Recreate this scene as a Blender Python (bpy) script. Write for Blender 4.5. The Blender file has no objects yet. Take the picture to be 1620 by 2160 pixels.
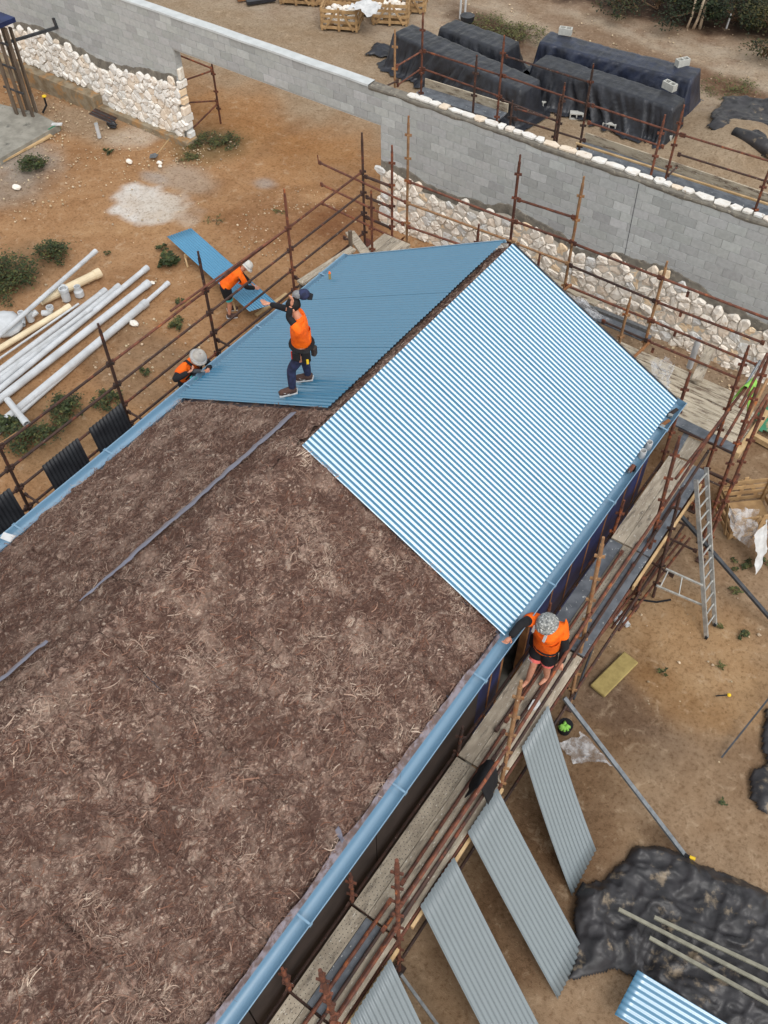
import bpy, bmesh, math, random
import numpy as np
from mathutils import Vector, Matrix

random.seed(7)
RNG = np.random.default_rng(7)
scene = bpy.context.scene
COL = scene.collection

# ------------------------------------------------------------------ camera
FPX = 1956.667                                   # focal length in pixels of a 1620 x 2160 frame
YAW, PITCH, ROLL = math.radians(-36.0879), math.radians(51.2765), math.radians(-0.626)
CAM = np.array([5.7737, -11.3610, 13.9085])
_fw = np.array([math.sin(YAW) * math.cos(PITCH), math.cos(YAW) * math.cos(PITCH), -math.sin(PITCH)])
_rt = np.array([math.cos(YAW), -math.sin(YAW), 0.0])
_up = np.cross(_rt, _fw)
_r2 = _rt * math.cos(ROLL) + _up * math.sin(ROLL)
_u2 = -_rt * math.sin(ROLL) + _up * math.cos(ROLL)
cam_data = bpy.data.cameras.new("camera")
cam_data.sensor_fit = 'VERTICAL'
cam_data.sensor_height = 36.0
cam_data.lens = FPX / 2160.0 * 36.0
cam_data.clip_start = 0.1
cam_data.clip_end = 2000.0
cam = bpy.data.objects.new("camera", cam_data)
COL.objects.link(cam)
cam.matrix_world = Matrix(((_r2[0], _u2[0], -_fw[0], CAM[0]), (_r2[1], _u2[1], -_fw[1], CAM[1]),
                           (_r2[2], _u2[2], -_fw[2], CAM[2]), (0, 0, 0, 1)))
scene.camera = cam

# ------------------------------------------------------------------ sky, sun, exposure (bright overcast, brightest high to the right)
SUN_DIR = np.array([0.47, -0.30, 0.83]); SUN_DIR = SUN_DIR / np.linalg.norm(SUN_DIR)
SUN_EL = math.asin(SUN_DIR[2])
world = bpy.data.worlds.new("World")
scene.world = world
world.use_nodes = True
wn = world.node_tree
bg = wn.nodes['Background']
sky = wn.nodes.new('ShaderNodeTexSky')
sky.sky_type = 'NISHITA'
sky.sun_disc = False
sky.sun_elevation = SUN_EL
sky.sun_rotation = math.atan2(SUN_DIR[0], SUN_DIR[1])
sky.air_density = 2.5
sky.dust_density = 2.0
sky.ozone_density = 1.0
hsv = wn.nodes.new('ShaderNodeHueSaturation')    # cloud cover: nearly colourless sky
hsv.inputs['Saturation'].default_value = 0.22
wn.links.new(sky.outputs[0], hsv.inputs['Color'])
wn.links.new(hsv.outputs[0], bg.inputs[0])
bg.inputs[1].default_value = 0.15
sun_data = bpy.data.lights.new("sun", 'SUN')
sun_data.energy = 1.0
sun_data.angle = math.radians(30)
sun_data.color = (1.0, 0.97, 0.93)
sun = bpy.data.objects.new("sun", sun_data)
COL.objects.link(sun)
sun.rotation_euler = Vector(-SUN_DIR).to_track_quat('-Z', 'Y').to_euler()
scene.view_settings.view_transform = 'Standard'
scene.view_settings.look = 'None'
scene.view_settings.exposure = 0.38
scene.view_settings.gamma = 1.0
scene.view_settings.use_curve_mapping = False

# ------------------------------------------------------------------ placing: a photograph pixel to a point of the site at a known height / plane
def ray(u, v):
    return _r2 * ((u - 810) / FPX) + _u2 * (-(v - 1080) / FPX) + _fw
def G(u, v, z=0.0):
    d = ray(u, v); return CAM + d * ((z - CAM[2]) / d[2])
def atx(u, v, x):
    d = ray(u, v); return CAM + d * ((x - CAM[0]) / d[0])
def aty(u, v, y):
    d = ray(u, v); return CAM + d * ((y - CAM[1]) / d[1])

# ------------------------------------------------------------------ numpy noise
def _h(ix, iy, seed):
    n = (ix.astype(np.int64) * 374761393 + iy.astype(np.int64) * 668265263 + seed * 982451653) & 0x7fffffff
    n = ((n ^ (n >> 13)) * 1274126177) & 0x7fffffff
    return ((n ^ (n >> 16)) & 0xffff) / 65535.0
def vnoise(x, y, seed=0):
    x = np.asarray(x, float); y = np.asarray(y, float)
    ix = np.floor(x); iy = np.floor(y); fx = x - ix; fy = y - iy
    fx = fx * fx * (3 - 2 * fx); fy = fy * fy * (3 - 2 * fy)
    a = _h(ix, iy, seed); b = _h(ix + 1, iy, seed); c = _h(ix, iy + 1, seed); d = _h(ix + 1, iy + 1, seed)
    return (a * (1 - fx) + b * fx) * (1 - fy) + (c * (1 - fx) + d * fx) * fy
def fbm(x, y, seed=0, oct=4, gain=0.5):
    s = 0; a = 1; t = 0
    for i in range(oct):
        s = s + a * vnoise(x * 2 ** i + 17.3 * i, y * 2 ** i - 9.1 * i, seed + i); t += a; a *= gain
    return s / t
def sstep(a, b, x):
    t = np.clip((x - a) / (b - a), 0, 1); return t * t * (3 - 2 * t)

# ------------------------------------------------------------------ mesh building
def V(*a): return np.array(a, float)
def unit(v):
    v = np.asarray(v, float); return v / max(np.linalg.norm(v), 1e-9)

class MB:
    """Collects geometry in site coordinates; build() links it as ONE mesh object."""
    def __init__(self):
        self.v = []; self.f = []; self.m = []; self.t = []
        self.tint = (1, 1, 1); self.mi = 0
    def add(self, verts, faces):
        o = len(self.v)
        self.v.extend([tuple(map(float, p)) for p in verts])
        for f in faces:
            self.f.append([o + i for i in f]); self.m.append(self.mi); self.t.append(self.tint)
        return self
    def box(self, c, s, ax=None):
        """centre c, full sizes s, optional axes (3 unit vectors)"""
        c = np.asarray(c, float); a = np.eye(3) if ax is None else np.asarray(ax, float)
        vs = [c + a[0] * (s[0] / 2 * i) + a[1] * (s[1] / 2 * j) + a[2] * (s[2] / 2 * k) for k in (-1, 1) for j in (-1, 1) for i in (-1, 1)]
        return self.add(vs, [(0, 2, 3, 1), (4, 5, 7, 6), (0, 1, 5, 4), (2, 6, 7, 3), (0, 4, 6, 2), (1, 3, 7, 5)])
    def bar(self, p, q, w, h, up=(0, 0, 1)):
        p = np.asarray(p, float); q = np.asarray(q, float); d = q - p; L = np.linalg.norm(d); x = d / L
        y = np.cross(up, x)
        y = unit(y) if np.linalg.norm(y) > 1e-4 else unit(np.cross((1, 0, 0), x))
        return self.box((p + q) / 2, (L, w, h), (x, y, np.cross(x, y)))
    def tube(self, p, q, r, n=8, r2=None, cap=True):
        return self.path([p, q], [r, r if r2 is None else r2], n, cap)
    def path(self, pts, rad, n=8, cap=True, flat=1.0):
        pts = [np.asarray(p, float) for p in pts]
        if not hasattr(rad, '__len__'): rad = [rad] * len(pts)
        vs = []; fs = []; prev = None
        for i, p in enumerate(pts):
            d = unit(pts[min(i + 1, len(pts) - 1)] - pts[max(i - 1, 0)])
            if prev is None:
                a = unit(np.cross(d, (0, 0, 1) if abs(d[2]) < 0.9 else (1, 0, 0)))
            else:
                a = prev - d * np.dot(prev, d); a = unit(a)
            prev = a; b = np.cross(d, a)
            for k in range(n):
                t = 2 * math.pi * k / n
                vs.append(p + (a * math.cos(t) + b * math.sin(t) * flat) * rad[i])
        for i in range(len(pts) - 1):
            for k in range(n):
                k2 = (k + 1) % n
                fs.append((i * n + k, i * n + k2, (i + 1) * n + k2, (i + 1) * n + k))
        if cap:
            fs.append(tuple(range(n - 1, -1, -1))); o = (len(pts) - 1) * n; fs.append(tuple(range(o, o + n)))
        return self.add(vs, fs)
    def ring(self, p, q, r, ri, n=12):
        """hollow pipe with wall"""
        p = np.asarray(p, float); q = np.asarray(q, float); d = unit(q - p)
        a = unit(np.cross(d, (0, 0, 1) if abs(d[2]) < 0.9 else (1, 0, 0))); b = np.cross(d, a); vs = []; fs = []
        for c, rr in ((p, r), (q, r), (q, ri), (p, ri)):
            for k in range(n):
                t = 2 * math.pi * k / n; vs.append(c + (a * math.cos(t) + b * math.sin(t)) * rr)
        for i in range(4):
            j = (i + 1) % 4
            for k in range(n):
                k2 = (k + 1) % n; fs.append((i * n + k, i * n + k2, j * n + k2, j * n + k))
        return self.add(vs, fs)
    def blob(self, c, s, ax=None, nu=10, nv=7, jit=0.0, seed=0):
        c = np.asarray(c, float); a = np.eye(3) if ax is None else np.asarray(ax, float); vs = []; fs = []
        rr = random.Random(seed)
        for i in range(nv + 1):
            th = math.pi * i / nv
            for k in range(nu):
                ph = 2 * math.pi * k / nu; j = 1 + (rr.random() - .5) * 2 * jit
                l = V(math.sin(th) * math.cos(ph) * s[0], math.sin(th) * math.sin(ph) * s[1], math.cos(th) * s[2]) * j
                if i in (0, nv): l = V(0, 0, math.cos(th) * s[2])
                vs.append(c + a[0] * l[0] + a[1] * l[1] + a[2] * l[2])
        for i in range(nv):
            for k in range(nu):
                k2 = (k + 1) % nu; fs.append((i * nu + k, (i + 1) * nu + k, (i + 1) * nu + k2, i * nu + k2))
        return self.add(vs, fs)
    def prism(self, poly, d):
        """polygon (list of 3d points) extruded by vector d"""
        n = len(poly); d = np.asarray(d, float); vs = [np.asarray(p, float) for p in poly] + [np.asarray(p, float) + d for p in poly]
        fs = [tuple(range(n - 1, -1, -1)), tuple(range(n, 2 * n))] + [(i, (i + 1) % n, n + (i + 1) % n, n + i) for i in range(n)]
        return self.add(vs, fs)
    def grid(self, P):
        """P[i][j] points"""
        P = np.asarray(P, float); a, b = P.shape[:2]
        return self.add(P.reshape(-1, 3), [(i * b + j, i * b + j + 1, (i + 1) * b + j + 1, (i + 1) * b + j) for i in range(a - 1) for j in range(b - 1)])
    def build(self, name, mat, parent=None, smooth=False, base=None, bevel=0.0):
        root = parent
        while root is not None and root.parent is not None: root = root.parent
        off = np.array(root.location) if root is not None else (np.zeros(3) if base is None else np.asarray(base, float))
        me = bpy.data.meshes.new(name)
        me.from_pydata([tuple(np.asarray(p) - off) for p in self.v], [], self.f)
        mats = mat if isinstance(mat, (list, tuple)) else [mat]
        for m_ in mats: me.materials.append(m_)
        if len(mats) > 1: me.polygons.foreach_set('material_index', self.m)
        if any(t != (1, 1, 1) for t in self.t):
            at = me.attributes.new('tint', 'FLOAT_COLOR', 'CORNER')
            cols = []
            for f, t in zip(self.f, self.t): cols.extend([*t, 1.0] * len(f))
            at.data.foreach_set('color', cols)
        if smooth: me.polygons.foreach_set('use_smooth', [True] * len(me.polygons))
        me.validate(); me.update()
        o = bpy.data.objects.new(name, me); COL.objects.link(o)
        if parent is not None: o.parent = parent
        else: o.location = off
        if bevel > 0:
            b = o.modifiers.new('bevel', 'BEVEL'); b.width = bevel; b.segments = 1; b.limit_method = 'ANGLE'
        return o

def fast_mesh(name, verts, quads, mat, parent=None, tint=None, smooth=False, base=None, tris=False):
    """large arrays straight into a mesh; tint is one colour per vertex"""
    root = parent
    while root is not None and root.parent is not None: root = root.parent
    off = np.array(root.location) if root is not None else (np.zeros(3) if base is None else np.asarray(base, float))
    verts = np.asarray(verts, float).reshape(-1, 3) - off
    quads = np.asarray(quads, np.int32); k = quads.shape[1]
    me = bpy.data.meshes.new(name)
    me.vertices.add(len(verts)); me.vertices.foreach_set('co', verts.ravel().astype(np.float32))
    me.loops.add(quads.size); me.loops.foreach_set('vertex_index', quads.ravel())
    me.polygons.add(len(quads))
    me.polygons.foreach_set('loop_start', np.arange(0, quads.size, k, dtype=np.int32))
    try: me.polygons.foreach_set('loop_total', np.full(len(quads), k, np.int32))
    except Exception: pass
    if smooth: me.polygons.foreach_set('use_smooth', np.ones(len(quads), bool))
    if tint is not None:
        at = me.attributes.new('tint', 'FLOAT_COLOR', 'POINT')
        t = np.ones((len(verts), 4)); t[:, :3] = tint
        at.data.foreach_set('color', t.ravel().astype(np.float32))
    me.materials.append(mat); me.update(calc_edges=True); me.validate()
    o = bpy.data.objects.new(name, me); COL.objects.link(o)
    if parent is not None: o.parent = parent
    else: o.location = off
    return o

def tag(o, label=None, cat=None, group=None, kind=None):
    if label: o['label'] = label
    if cat: o['category'] = cat
    if group: o['group'] = group
    if kind: o['kind'] = kind
    return o
def thing(name, loc, label, cat, group=None):
    o = bpy.data.objects.new(name, None); COL.objects.link(o); o.location = tuple(map(float, loc))
    o.empty_display_size = 0.1
    return tag(o, label, cat, group)
def share(name, me, parent, loc, rot=None):
    """one more object on a shared mesh; loc in site coordinates"""
    o = bpy.data.objects.new(name, me); COL.objects.link(o)
    root = parent
    while root is not None and root.parent is not None: root = root.parent
    if parent is not None: o.parent = parent; loc = np.asarray(loc, float) - np.array(root.location)
    o.location = tuple(loc)
    if rot is not None: o.rotation_euler = rot
    return o

# ------------------------------------------------------------------ materials
def srgb(r, g, b):
    f = lambda c: (c / 255 / 12.92) if c / 255 <= 0.04045 else ((c / 255 + 0.055) / 1.055) ** 2.4
    return (f(r), f(g), f(b))
class NB:
    def __init__(self, name):
        self.mat = bpy.data.materials.new(name); self.mat.use_nodes = True
        self.nt = self.mat.node_tree; self.bsdf = self.nt.nodes['Principled BSDF']
        self.co = None
    def n(self, t, **kw):
        nd = self.nt.nodes.new(t)
        for k, v in kw.items(): setattr(nd, k, v)
        return nd
    def l(self, a, b): self.nt.links.new(a, b)
    def coords(self, stretch=(1, 1, 1), world=False):
        if world:
            src = self.n('ShaderNodeNewGeometry').outputs['Position']
        else:
            src = self.n('ShaderNodeTexCoord').outputs['Object']
        mp = self.n('ShaderNodeMapping'); mp.inputs['Scale'].default_value = stretch
        self.l(src, mp.inputs['Vector']); return mp.outputs[0]
    def noise(self, vec, scale, detail=5, rough=.55, dist=0.0):
        nd = self.n('ShaderNodeTexNoise'); nd.inputs['Scale'].default_value = scale
        nd.inputs['Detail'].default_value = detail; nd.inputs['Roughness'].default_value = rough; nd.inputs['Distortion'].default_value = dist
        self.l(vec, nd.inputs['Vector']); return nd.outputs['Fac']
    def ramp(self, fac, a, b, ca=0.0, cb=1.0):
        r = self.n('ShaderNodeMapRange'); r.interpolation_type = 'SMOOTHSTEP'
        r.inputs['From Min'].default_value = a; r.inputs['From Max'].default_value = b
        r.inputs['To Min'].default_value = ca; r.inputs['To Max'].default_value = cb
        self.l(fac, r.inputs['Value']); return r.outputs[0]
    def mix(self, fac, a, b, mode='MIX'):
        m = self.n('ShaderNodeMix'); m.data_type = 'RGBA'; m.blend_type = mode
        for sock, val in ((m.inputs[0], fac), (m.inputs[6], a), (m.inputs[7], b)):
            if hasattr(val, 'links'): self.l(val, sock)
            elif isinstance(val, (int, float)): sock.default_value = val
            else: sock.default_value = (*val, 1.0)
        return m.outputs[2]
    def attr(self, name='tint'):
        a = self.n('ShaderNodeAttribute'); a.attribute_name = name; return a.outputs['Color']
    def bump(self, h, strength, dist=0.02):
        b = self.n('ShaderNodeBump'); b.inputs['Strength'].default_value = strength; b.inputs['Distance'].default_value = dist
        self.l(h, b.inputs['Height']); self.l(b.outputs[0], self.bsdf.inputs['Normal'])
    def set(self, **kw):
        for k, v in kw.items():
            s = self.bsdf.inputs[k.replace('_', ' ')]
            if hasattr(v, 'links'): self.l(v, s)
            else: s.default_value = (*v, 1.0) if isinstance(v, tuple) and len(v) == 3 else v

def mk(name, c1, c2=None, scale=6, c3=None, s3=40, t3=.62, rough=.65, metal=0.0, bump=0.0, bscale=30, bdist=.01, spec=.35,
       tint=False, stretch=(1, 1, 1), world=False, rvar=0.0, alpha=None, c4=None, s4=2.0, t4=.55, objrand=0.0):
    b = NB(name); vec = b.coords(stretch, world)
    if objrand:      # every object starts elsewhere in the noise
        oi = b.n('ShaderNodeObjectInfo'); cmb = b.n('ShaderNodeVectorMath', operation='SCALE'); cmb.inputs[0].default_value = (31.7, 17.3, 23.9)
        b.l(oi.outputs['Random'], cmb.inputs['Scale']); ad = b.n('ShaderNodeVectorMath', operation='ADD'); b.l(vec, ad.inputs[0]); b.l(cmb.outputs[0], ad.inputs[1]); vec = ad.outputs[0]
    col = c1
    if c2 is not None:
        nz = b.noise(vec, scale); col = b.mix(b.ramp(nz, .32, .68), c1, c2)
    if c4 is not None:
        col = b.mix(b.ramp(b.noise(vec, s4, 6, .65), t4 - .06, t4 + .08), col, c4)
    if c3 is not None:
        col = b.mix(b.ramp(b.noise(vec, s3, 3), t3, t3 + .06), col, c3)
    if objrand:
        br = b.n('ShaderNodeMapRange'); br.inputs['To Min'].default_value = 1 - objrand; br.inputs['To Max'].default_value = 1 + objrand
        b.l(oi.outputs['Random'], br.inputs['Value']); sc = b.n('ShaderNodeVectorMath', operation='SCALE')
        if hasattr(col, 'links'): b.l(col, sc.inputs[0])
        else: sc.inputs[0].default_value = col
        b.l(br.outputs[0], sc.inputs['Scale']); col = sc.outputs[0]
    if tint:
        col = b.mix(1.0, col, b.attr(), 'MULTIPLY')
    b.set(Base_Color=col if hasattr(col, 'links') else tuple(col), Metallic=metal)
    b.bsdf.inputs['Specular IOR Level'].default_value = spec
    if rvar:
        b.set(Roughness=b.ramp(b.noise(vec, scale * 1.7), .3, .7, max(rough - rvar, .05), min(rough + rvar, 1)))
    else:
        b.set(Roughness=rough)
    if bump: b.bump(b.noise(vec, bscale, 6, .6), bump, bdist)
    if alpha is not None: b.set(Alpha=alpha)
    return b.mat

S = srgb
MAT = {}
def build_materials():
    # painted corrugated steel
    def paint(name, c, rough, metal, coat, cior=1.5, spec=.5):
        b = NB(name); vec = b.coords(); nz = b.noise(vec, 3.5, 5)
        d = tuple(x * .9 for x in c)
        b.set(Base_Color=b.mix(nz, c, d), Metallic=metal, Roughness=b.ramp(b.noise(vec, 9, 4), .3, .7, rough - .04, rough + .05))
        b.bsdf.inputs['Coat Weight'].default_value = coat; b.bsdf.inputs['Coat Roughness'].default_value = .27; b.bsdf.inputs['Coat IOR'].default_value = cior; b.bsdf.inputs['Specular IOR Level'].default_value = spec
        return b.mat
    MAT['roof'] = paint('roof_steel_blue', (.030, .170, .295), .5, .0, .0, 1.5, .2)
    nt = MAT['roof'].node_tree; gl = nt.nodes.new('ShaderNodeBsdfGlossy'); gl.inputs['Roughness'].default_value = .27; gl.inputs['Color'].default_value = (.95, .97, 1, 1)
    mx = nt.nodes.new('ShaderNodeMixShader'); mx.inputs[0].default_value = .145; nt.links.new(nt.nodes['Principled BSDF'].outputs[0], mx.inputs[1]); nt.links.new(gl.outputs[0], mx.inputs[2]); nt.links.new(mx.outputs[0], nt.nodes['Material Output'].inputs[0])
    MAT['roof_light'] = paint('loose_sheet_blue', (.10, .29, .46), .45, .0, .4, 1.5, .4)
    MAT['gutter'] = paint('gutter_blue', (.16, .29, .41), .36, .0, 1.0, 1.7, .5)
    MAT['sheet'] = paint('sheet_blue_grey', (.19, .22, .235), .42, .0, .3)
    MAT['sheet_dark'] = mk('sheet_backlit', S(48, 50, 54), S(38, 39, 43), 4, rough=.5, spec=.3)  # undersides seen backlit: their shade is put into the colour
    MAT['sheet_rust'] = mk('sheet_rust', S(120, 66, 48), S(92, 52, 40), 6, rough=.7)
    # scaffold steel
    MAT['rust'] = mk('rusty_scaffold_steel', S(116, 70, 52), S(78, 50, 42), 9, c3=S(188, 172, 152), s3=38, t3=.7, c4=S(158, 90, 52), s4=4, t4=.62, rough=.75, bump=.3, bscale=60, bdist=.004, objrand=.25)
    MAT['rust_dark'] = mk('dark_scaffold_steel', S(74, 52, 44), S(50, 40, 37), 8, c3=S(176, 166, 152), s3=30, t3=.68, c4=S(112, 62, 44), s4=4, t4=.6, rough=.7, bump=.3, bscale=60, bdist=.004, objrand=.2)
    MAT['rust_tan'] = mk('ochre_scaffold_steel', S(158, 122, 86), S(128, 96, 70), 8, c3=S(190, 178, 158), s3=30, t3=.68, c4=S(150, 88, 46), s4=5, t4=.6, rough=.75, objrand=.12)
    MAT['galv'] = mk('galvanised_steel', S(128, 132, 136), S(104, 108, 112), 12, rough=.45, metal=.5)
    MAT['alu'] = mk('aluminium', S(192, 192, 188), S(160, 160, 156), 12, rough=.4, metal=.55)
    MAT['darksteel'] = mk('dark_grey_steel', S(74, 76, 80), S(56, 58, 62), 8, rough=.5, metal=.3)
    # boards
    MAT['plank'] = mk('scaffold_plank_worn', S(178, 166, 148), S(148, 136, 120), 5, c3=S(212, 206, 194), s3=26, t3=.63, c4=S(120, 110, 98), s4=6, t4=.58, rough=.85, stretch=(3, .6, 3), bump=.2, objrand=.2)
    MAT['plank_x'] = mk('scaffold_plank_splashed', S(180, 168, 148), S(150, 138, 120), 5, c3=S(200, 194, 182), s3=24, t3=.62, c4=S(108, 92, 78), s4=5, t4=.57, rough=.85, stretch=(.6, 3, 3), bump=.2, objrand=.2)
    MAT['plank_steel'] = mk('scaffold_plank_steel', S(112, 116, 122), S(88, 92, 98), 6, c3=S(190, 190, 186), s3=18, t3=.66, rough=.6, metal=.2, objrand=.12)
    MAT['timber'] = mk('pale_timber', S(196, 168, 128), S(170, 140, 100), 6, rough=.8, stretch=(.7, .7, .7), objrand=.15)
    MAT['timber_grey'] = mk('grey_timber', S(112, 98, 84), S(84, 72, 62), 5, rough=.85, stretch=(2, 2, .4), objrand=.15)
    MAT['timber_brown'] = mk('brown_timber', S(150, 104, 66), S(118, 80, 52), 5, rough=.85, objrand=.15)
    MAT['crate'] = mk('crate_timber', S(182, 150, 108), S(150, 120, 86), 5, rough=.85, objrand=.15)
    # masonry
    MAT['block'] = mk('concrete_block', S(178, 180, 179), S(168, 170, 169), 14, c3=S(146, 147, 146), s3=120, t3=.66, rough=.9, tint=True, bump=.25, bscale=140, bdist=.004, world=True)
    MAT['bed'] = mk('block_joint', S(178, 179, 177), S(166, 167, 165), 20, rough=.95, world=True)
    MAT['cap'] = mk('wall_cap_render', S(192, 195, 195), S(180, 183, 183), 4, rough=.9, bump=.15, world=True)
    MAT['mortar'] = mk('wet_mortar', S(124, 118, 108), S(100, 95, 88), 7, c3=S(140, 132, 120), s3=12, t3=.6, rough=.9, bump=.4, bscale=25, bdist=.01, world=True)
    MAT['bedding'] = mk('stone_bedding', S(206, 200, 190), S(186, 178, 166), 9, rough=.95, bump=.5, bscale=30, bdist=.01, world=True)
    MAT['stone'] = mk('pale_fieldstone', S(232, 230, 226), S(220, 214, 206), 9, c3=S(200, 184, 166), s3=14, t3=.62, rough=.85, tint=True, bump=.35, bscale=40, bdist=.008, world=True)
    MAT['paleblock'] = mk('pale_hollow_block', S(184, 183, 177), S(168, 167, 161), 9, rough=.9)
    MAT['bark_pale'] = mk('pale_smooth_bark', S(214, 196, 172), S(182, 158, 132), 5, rough=.85)
    MAT['concrete'] = mk('concrete', S(150, 146, 136), S(124, 120, 111), 3, c4=S(96, 94, 88), s4=4, t4=.62, rough=.9, bump=.2, bscale=40, world=True)
    MAT['footing'] = mk('muddy_concrete_footing', S(148, 136, 116), S(120, 104, 82), 4, c4=S(160, 124, 84), s4=2.5, t4=.55, rough=.9, world=True)
    # cloth, plastics
    MAT['tarp'] = mk('black_tarp', S(44, 46, 53), S(32, 33, 38), 3, rough=.42, spec=.45, bump=.5, bscale=8, bdist=.03, rvar=.1)
    MAT['tarp_blue'] = mk('navy_tarp', S(42, 48, 66), S(29, 32, 43), 3, rough=.38, spec=.45, bump=.5, bscale=8, bdist=.03)
    MAT['tarp_dust'] = mk('dusty_black_tarp', S(58, 56, 58), S(42, 41, 43), 4, c4=S(126, 112, 94), s4=3.4, t4=.62, rough=.42, bump=.35, bscale=12, bdist=.02)
    MAT['pvc'] = mk('white_pvc', S(200, 203, 206), S(180, 182, 184), 3, rough=.45, spec=.4, objrand=.06)
    MAT['pvc_cream'] = mk('cream_pvc', S(226, 210, 178), S(210, 192, 160), 3, rough=.5)
    b = NB('clear_plastic'); vec = b.coords()
    b.set(Base_Color=S(214, 214, 216), Roughness=.2, Alpha=b.ramp(b.noise(vec, 7, 6), .35, .7, .12, .6)); b.bump(b.noise(vec, 12, 5), .8, .03); MAT['plastic'] = b.mat
    b = NB('lilac_sarking'); vec = b.coords()
    b.set(Base_Color=b.mix(b.noise(vec, 4), S(132, 134, 148), S(106, 102, 112)), Roughness=.3, Metallic=.3); b.bump(b.noise(vec, 14, 5), .6, .02); MAT['foil'] = b.mat
    b = NB('eave_film'); vec = b.coords(); b.set(Base_Color=b.mix(b.ramp(b.noise(vec, 9, 6), .4, .6), S(132, 124, 132), S(98, 82, 80)), Roughness=.35); b.bump(b.noise(vec, 18, 5), .8, .02); MAT['eave_film'] = b.mat
    MAT['wrap'] = mk('navy_wall_wrap', S(34, 50, 100), S(24, 32, 62), 2, c3=S(64, 72, 100), s3=22, t3=.68, rough=.5, bump=.2)
    MAT['dark_brown'] = mk('dark_brown_and_shade', S(60, 50, 46), S(48, 40, 37), 3, rough=.7)  # plain dark brown; on the stand-in wall boards it plays shaded ground
    MAT['black'] = mk('black_cloth', S(28, 28, 32), S(20, 20, 23), 10, rough=.85, bump=.3, bscale=20)
    MAT['navy'] = mk('navy_denim', S(46, 52, 84), S(32, 36, 58), 14, rough=.85, bump=.4, bscale=18)
    MAT['orange'] = mk('hi_vis_orange', (1.0, .17, .004), (.80, .11, .003), 5, rough=.75, bump=1.0, bscale=9, bdist=.04)
    MAT['skin'] = mk('skin', S(206, 150, 124), S(186, 126, 100), 10, rough=.6)
    MAT['hair'] = mk('dark_hair', S(26, 21, 20), S(14, 12, 12), 30, rough=.7)
    MAT['hat_grey'] = mk('grey_hat', S(178, 172, 164), S(150, 145, 140), 12, rough=.85)
    MAT['hat_white'] = mk('pale_hat', S(214, 210, 204), S(190, 186, 180), 12, rough=.85)
    MAT['camo'] = mk('grey_camo_cloth', S(160, 160, 156), S(96, 98, 98), 26, c3=S(208, 208, 204), s3=34, t3=.58, rough=.9)
    MAT['white'] = mk('white_plastic', S(206, 206, 206), S(188, 188, 188), 8, rough=.5)
    MAT['brownshoe'] = mk('brown_shoe', S(86, 62, 54), S(64, 46, 42), 12, rough=.8)
    MAT['teal'] = mk('teal_cloth', S(70, 176, 176), S(58, 150, 152), 8, rough=.8)
    MAT['coral'] = mk('coral_cloth', S(226, 110, 104), rough=.8)
    MAT['yellow'] = mk('yellow_plastic', S(228, 190, 40), rough=.5)
    MAT['lime'] = mk('lime_hi_vis', S(150, 206, 96), S(120, 176, 74), 12, rough=.8, bump=.4, bscale=16)
    MAT['grey_trim'] = mk('grey_reflective', S(170, 174, 180), rough=.4, metal=.3)
    MAT['olive'] = mk('olive_grey_tube', S(140, 137, 122), S(118, 115, 102), 8, rough=.6)
    MAT['batt'] = mk('yellow_batt', S(158, 140, 88), S(142, 124, 76), 10, rough=.9, bump=.4)
    MAT['green'] = mk('green_sheet', S(64, 132, 100), S(52, 112, 86), 4, c4=S(184, 150, 112), s4=2.5, t4=.55, rough=.7)
    MAT['red'] = mk('red_plastic', S(176, 52, 36), rough=.5)
    MAT['grey_mesh'] = mk('grey_mesh', S(150, 150, 150), S(120, 120, 122), 30, rough=.8, alpha=.75)
    # plants
    MAT['leaf'] = mk('weed_leaves', (.036, .052, .018), (.02, .032, .011), 5, rough=.7, tint=True)
    MAT['twig'] = mk('dry_twigs', S(112, 88, 66), S(84, 64, 50), 8, rough=.9)
    MAT['bark'] = mk('pale_bark', S(196, 168, 140), S(150, 118, 94), 6, rough=.9, stretch=(3, 3, .6))
    MAT['pebble'] = mk('pebbles', S(206, 190, 166), S(176, 156, 130), 8, rough=.9, tint=True)
    # glass wool: crumpled nodules and pulled streaks, gap shade and highlights in the colour
    b = NB('glass_wool'); vec = b.coords()
    wn_ = b.n('ShaderNodeTexNoise'); wn_.inputs['Scale'].default_value = 5; wn_.inputs['Detail'].default_value = 6; b.l(vec, wn_.inputs['Vector'])
    sb = b.n('ShaderNodeVectorMath', operation='SUBTRACT'); b.l(wn_.outputs['Color'], sb.inputs[0]); sb.inputs[1].default_value = (.5, .5, .5)
    sc = b.n('ShaderNodeVectorMath', operation='SCALE'); b.l(sb.outputs[0], sc.inputs[0]); sc.inputs['Scale'].default_value = .34
    ad = b.n('ShaderNodeVectorMath', operation='ADD'); b.l(vec, ad.inputs[0]); b.l(sc.outputs[0], ad.inputs[1])
    mp = b.n('ShaderNodeMapping'); mp.inputs['Scale'].default_value = (1, .5, 1); mp.inputs['Rotation'].default_value = (0, 0, .25); b.l(ad.outputs[0], mp.inputs['Vector'])
    def vor(scale, src=mp.outputs[0]):
        v = b.n('ShaderNodeTexVoronoi'); v.inputs['Scale'].default_value = scale; b.l(src, v.inputs['Vector'])
        sp = b.n('ShaderNodeSeparateColor'); b.l(v.outputs['Color'], sp.inputs[0]); return v.outputs['Distance'], sp.outputs[0]
    d1, r1_ = vor(24); d2, r2_ = vor(9); n1 = b.noise(vec, 6, 9, .7, 1.2); n2 = b.noise(ad.outputs[0], 30, 9, .72, 1.5); n3 = b.noise(vec, 1.3, 3, .5)
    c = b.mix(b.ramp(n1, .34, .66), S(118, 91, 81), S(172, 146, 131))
    c = b.mix(b.ramp(d2, .40, .64, 0.0, .55), c, S(84, 61, 54))
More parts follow.
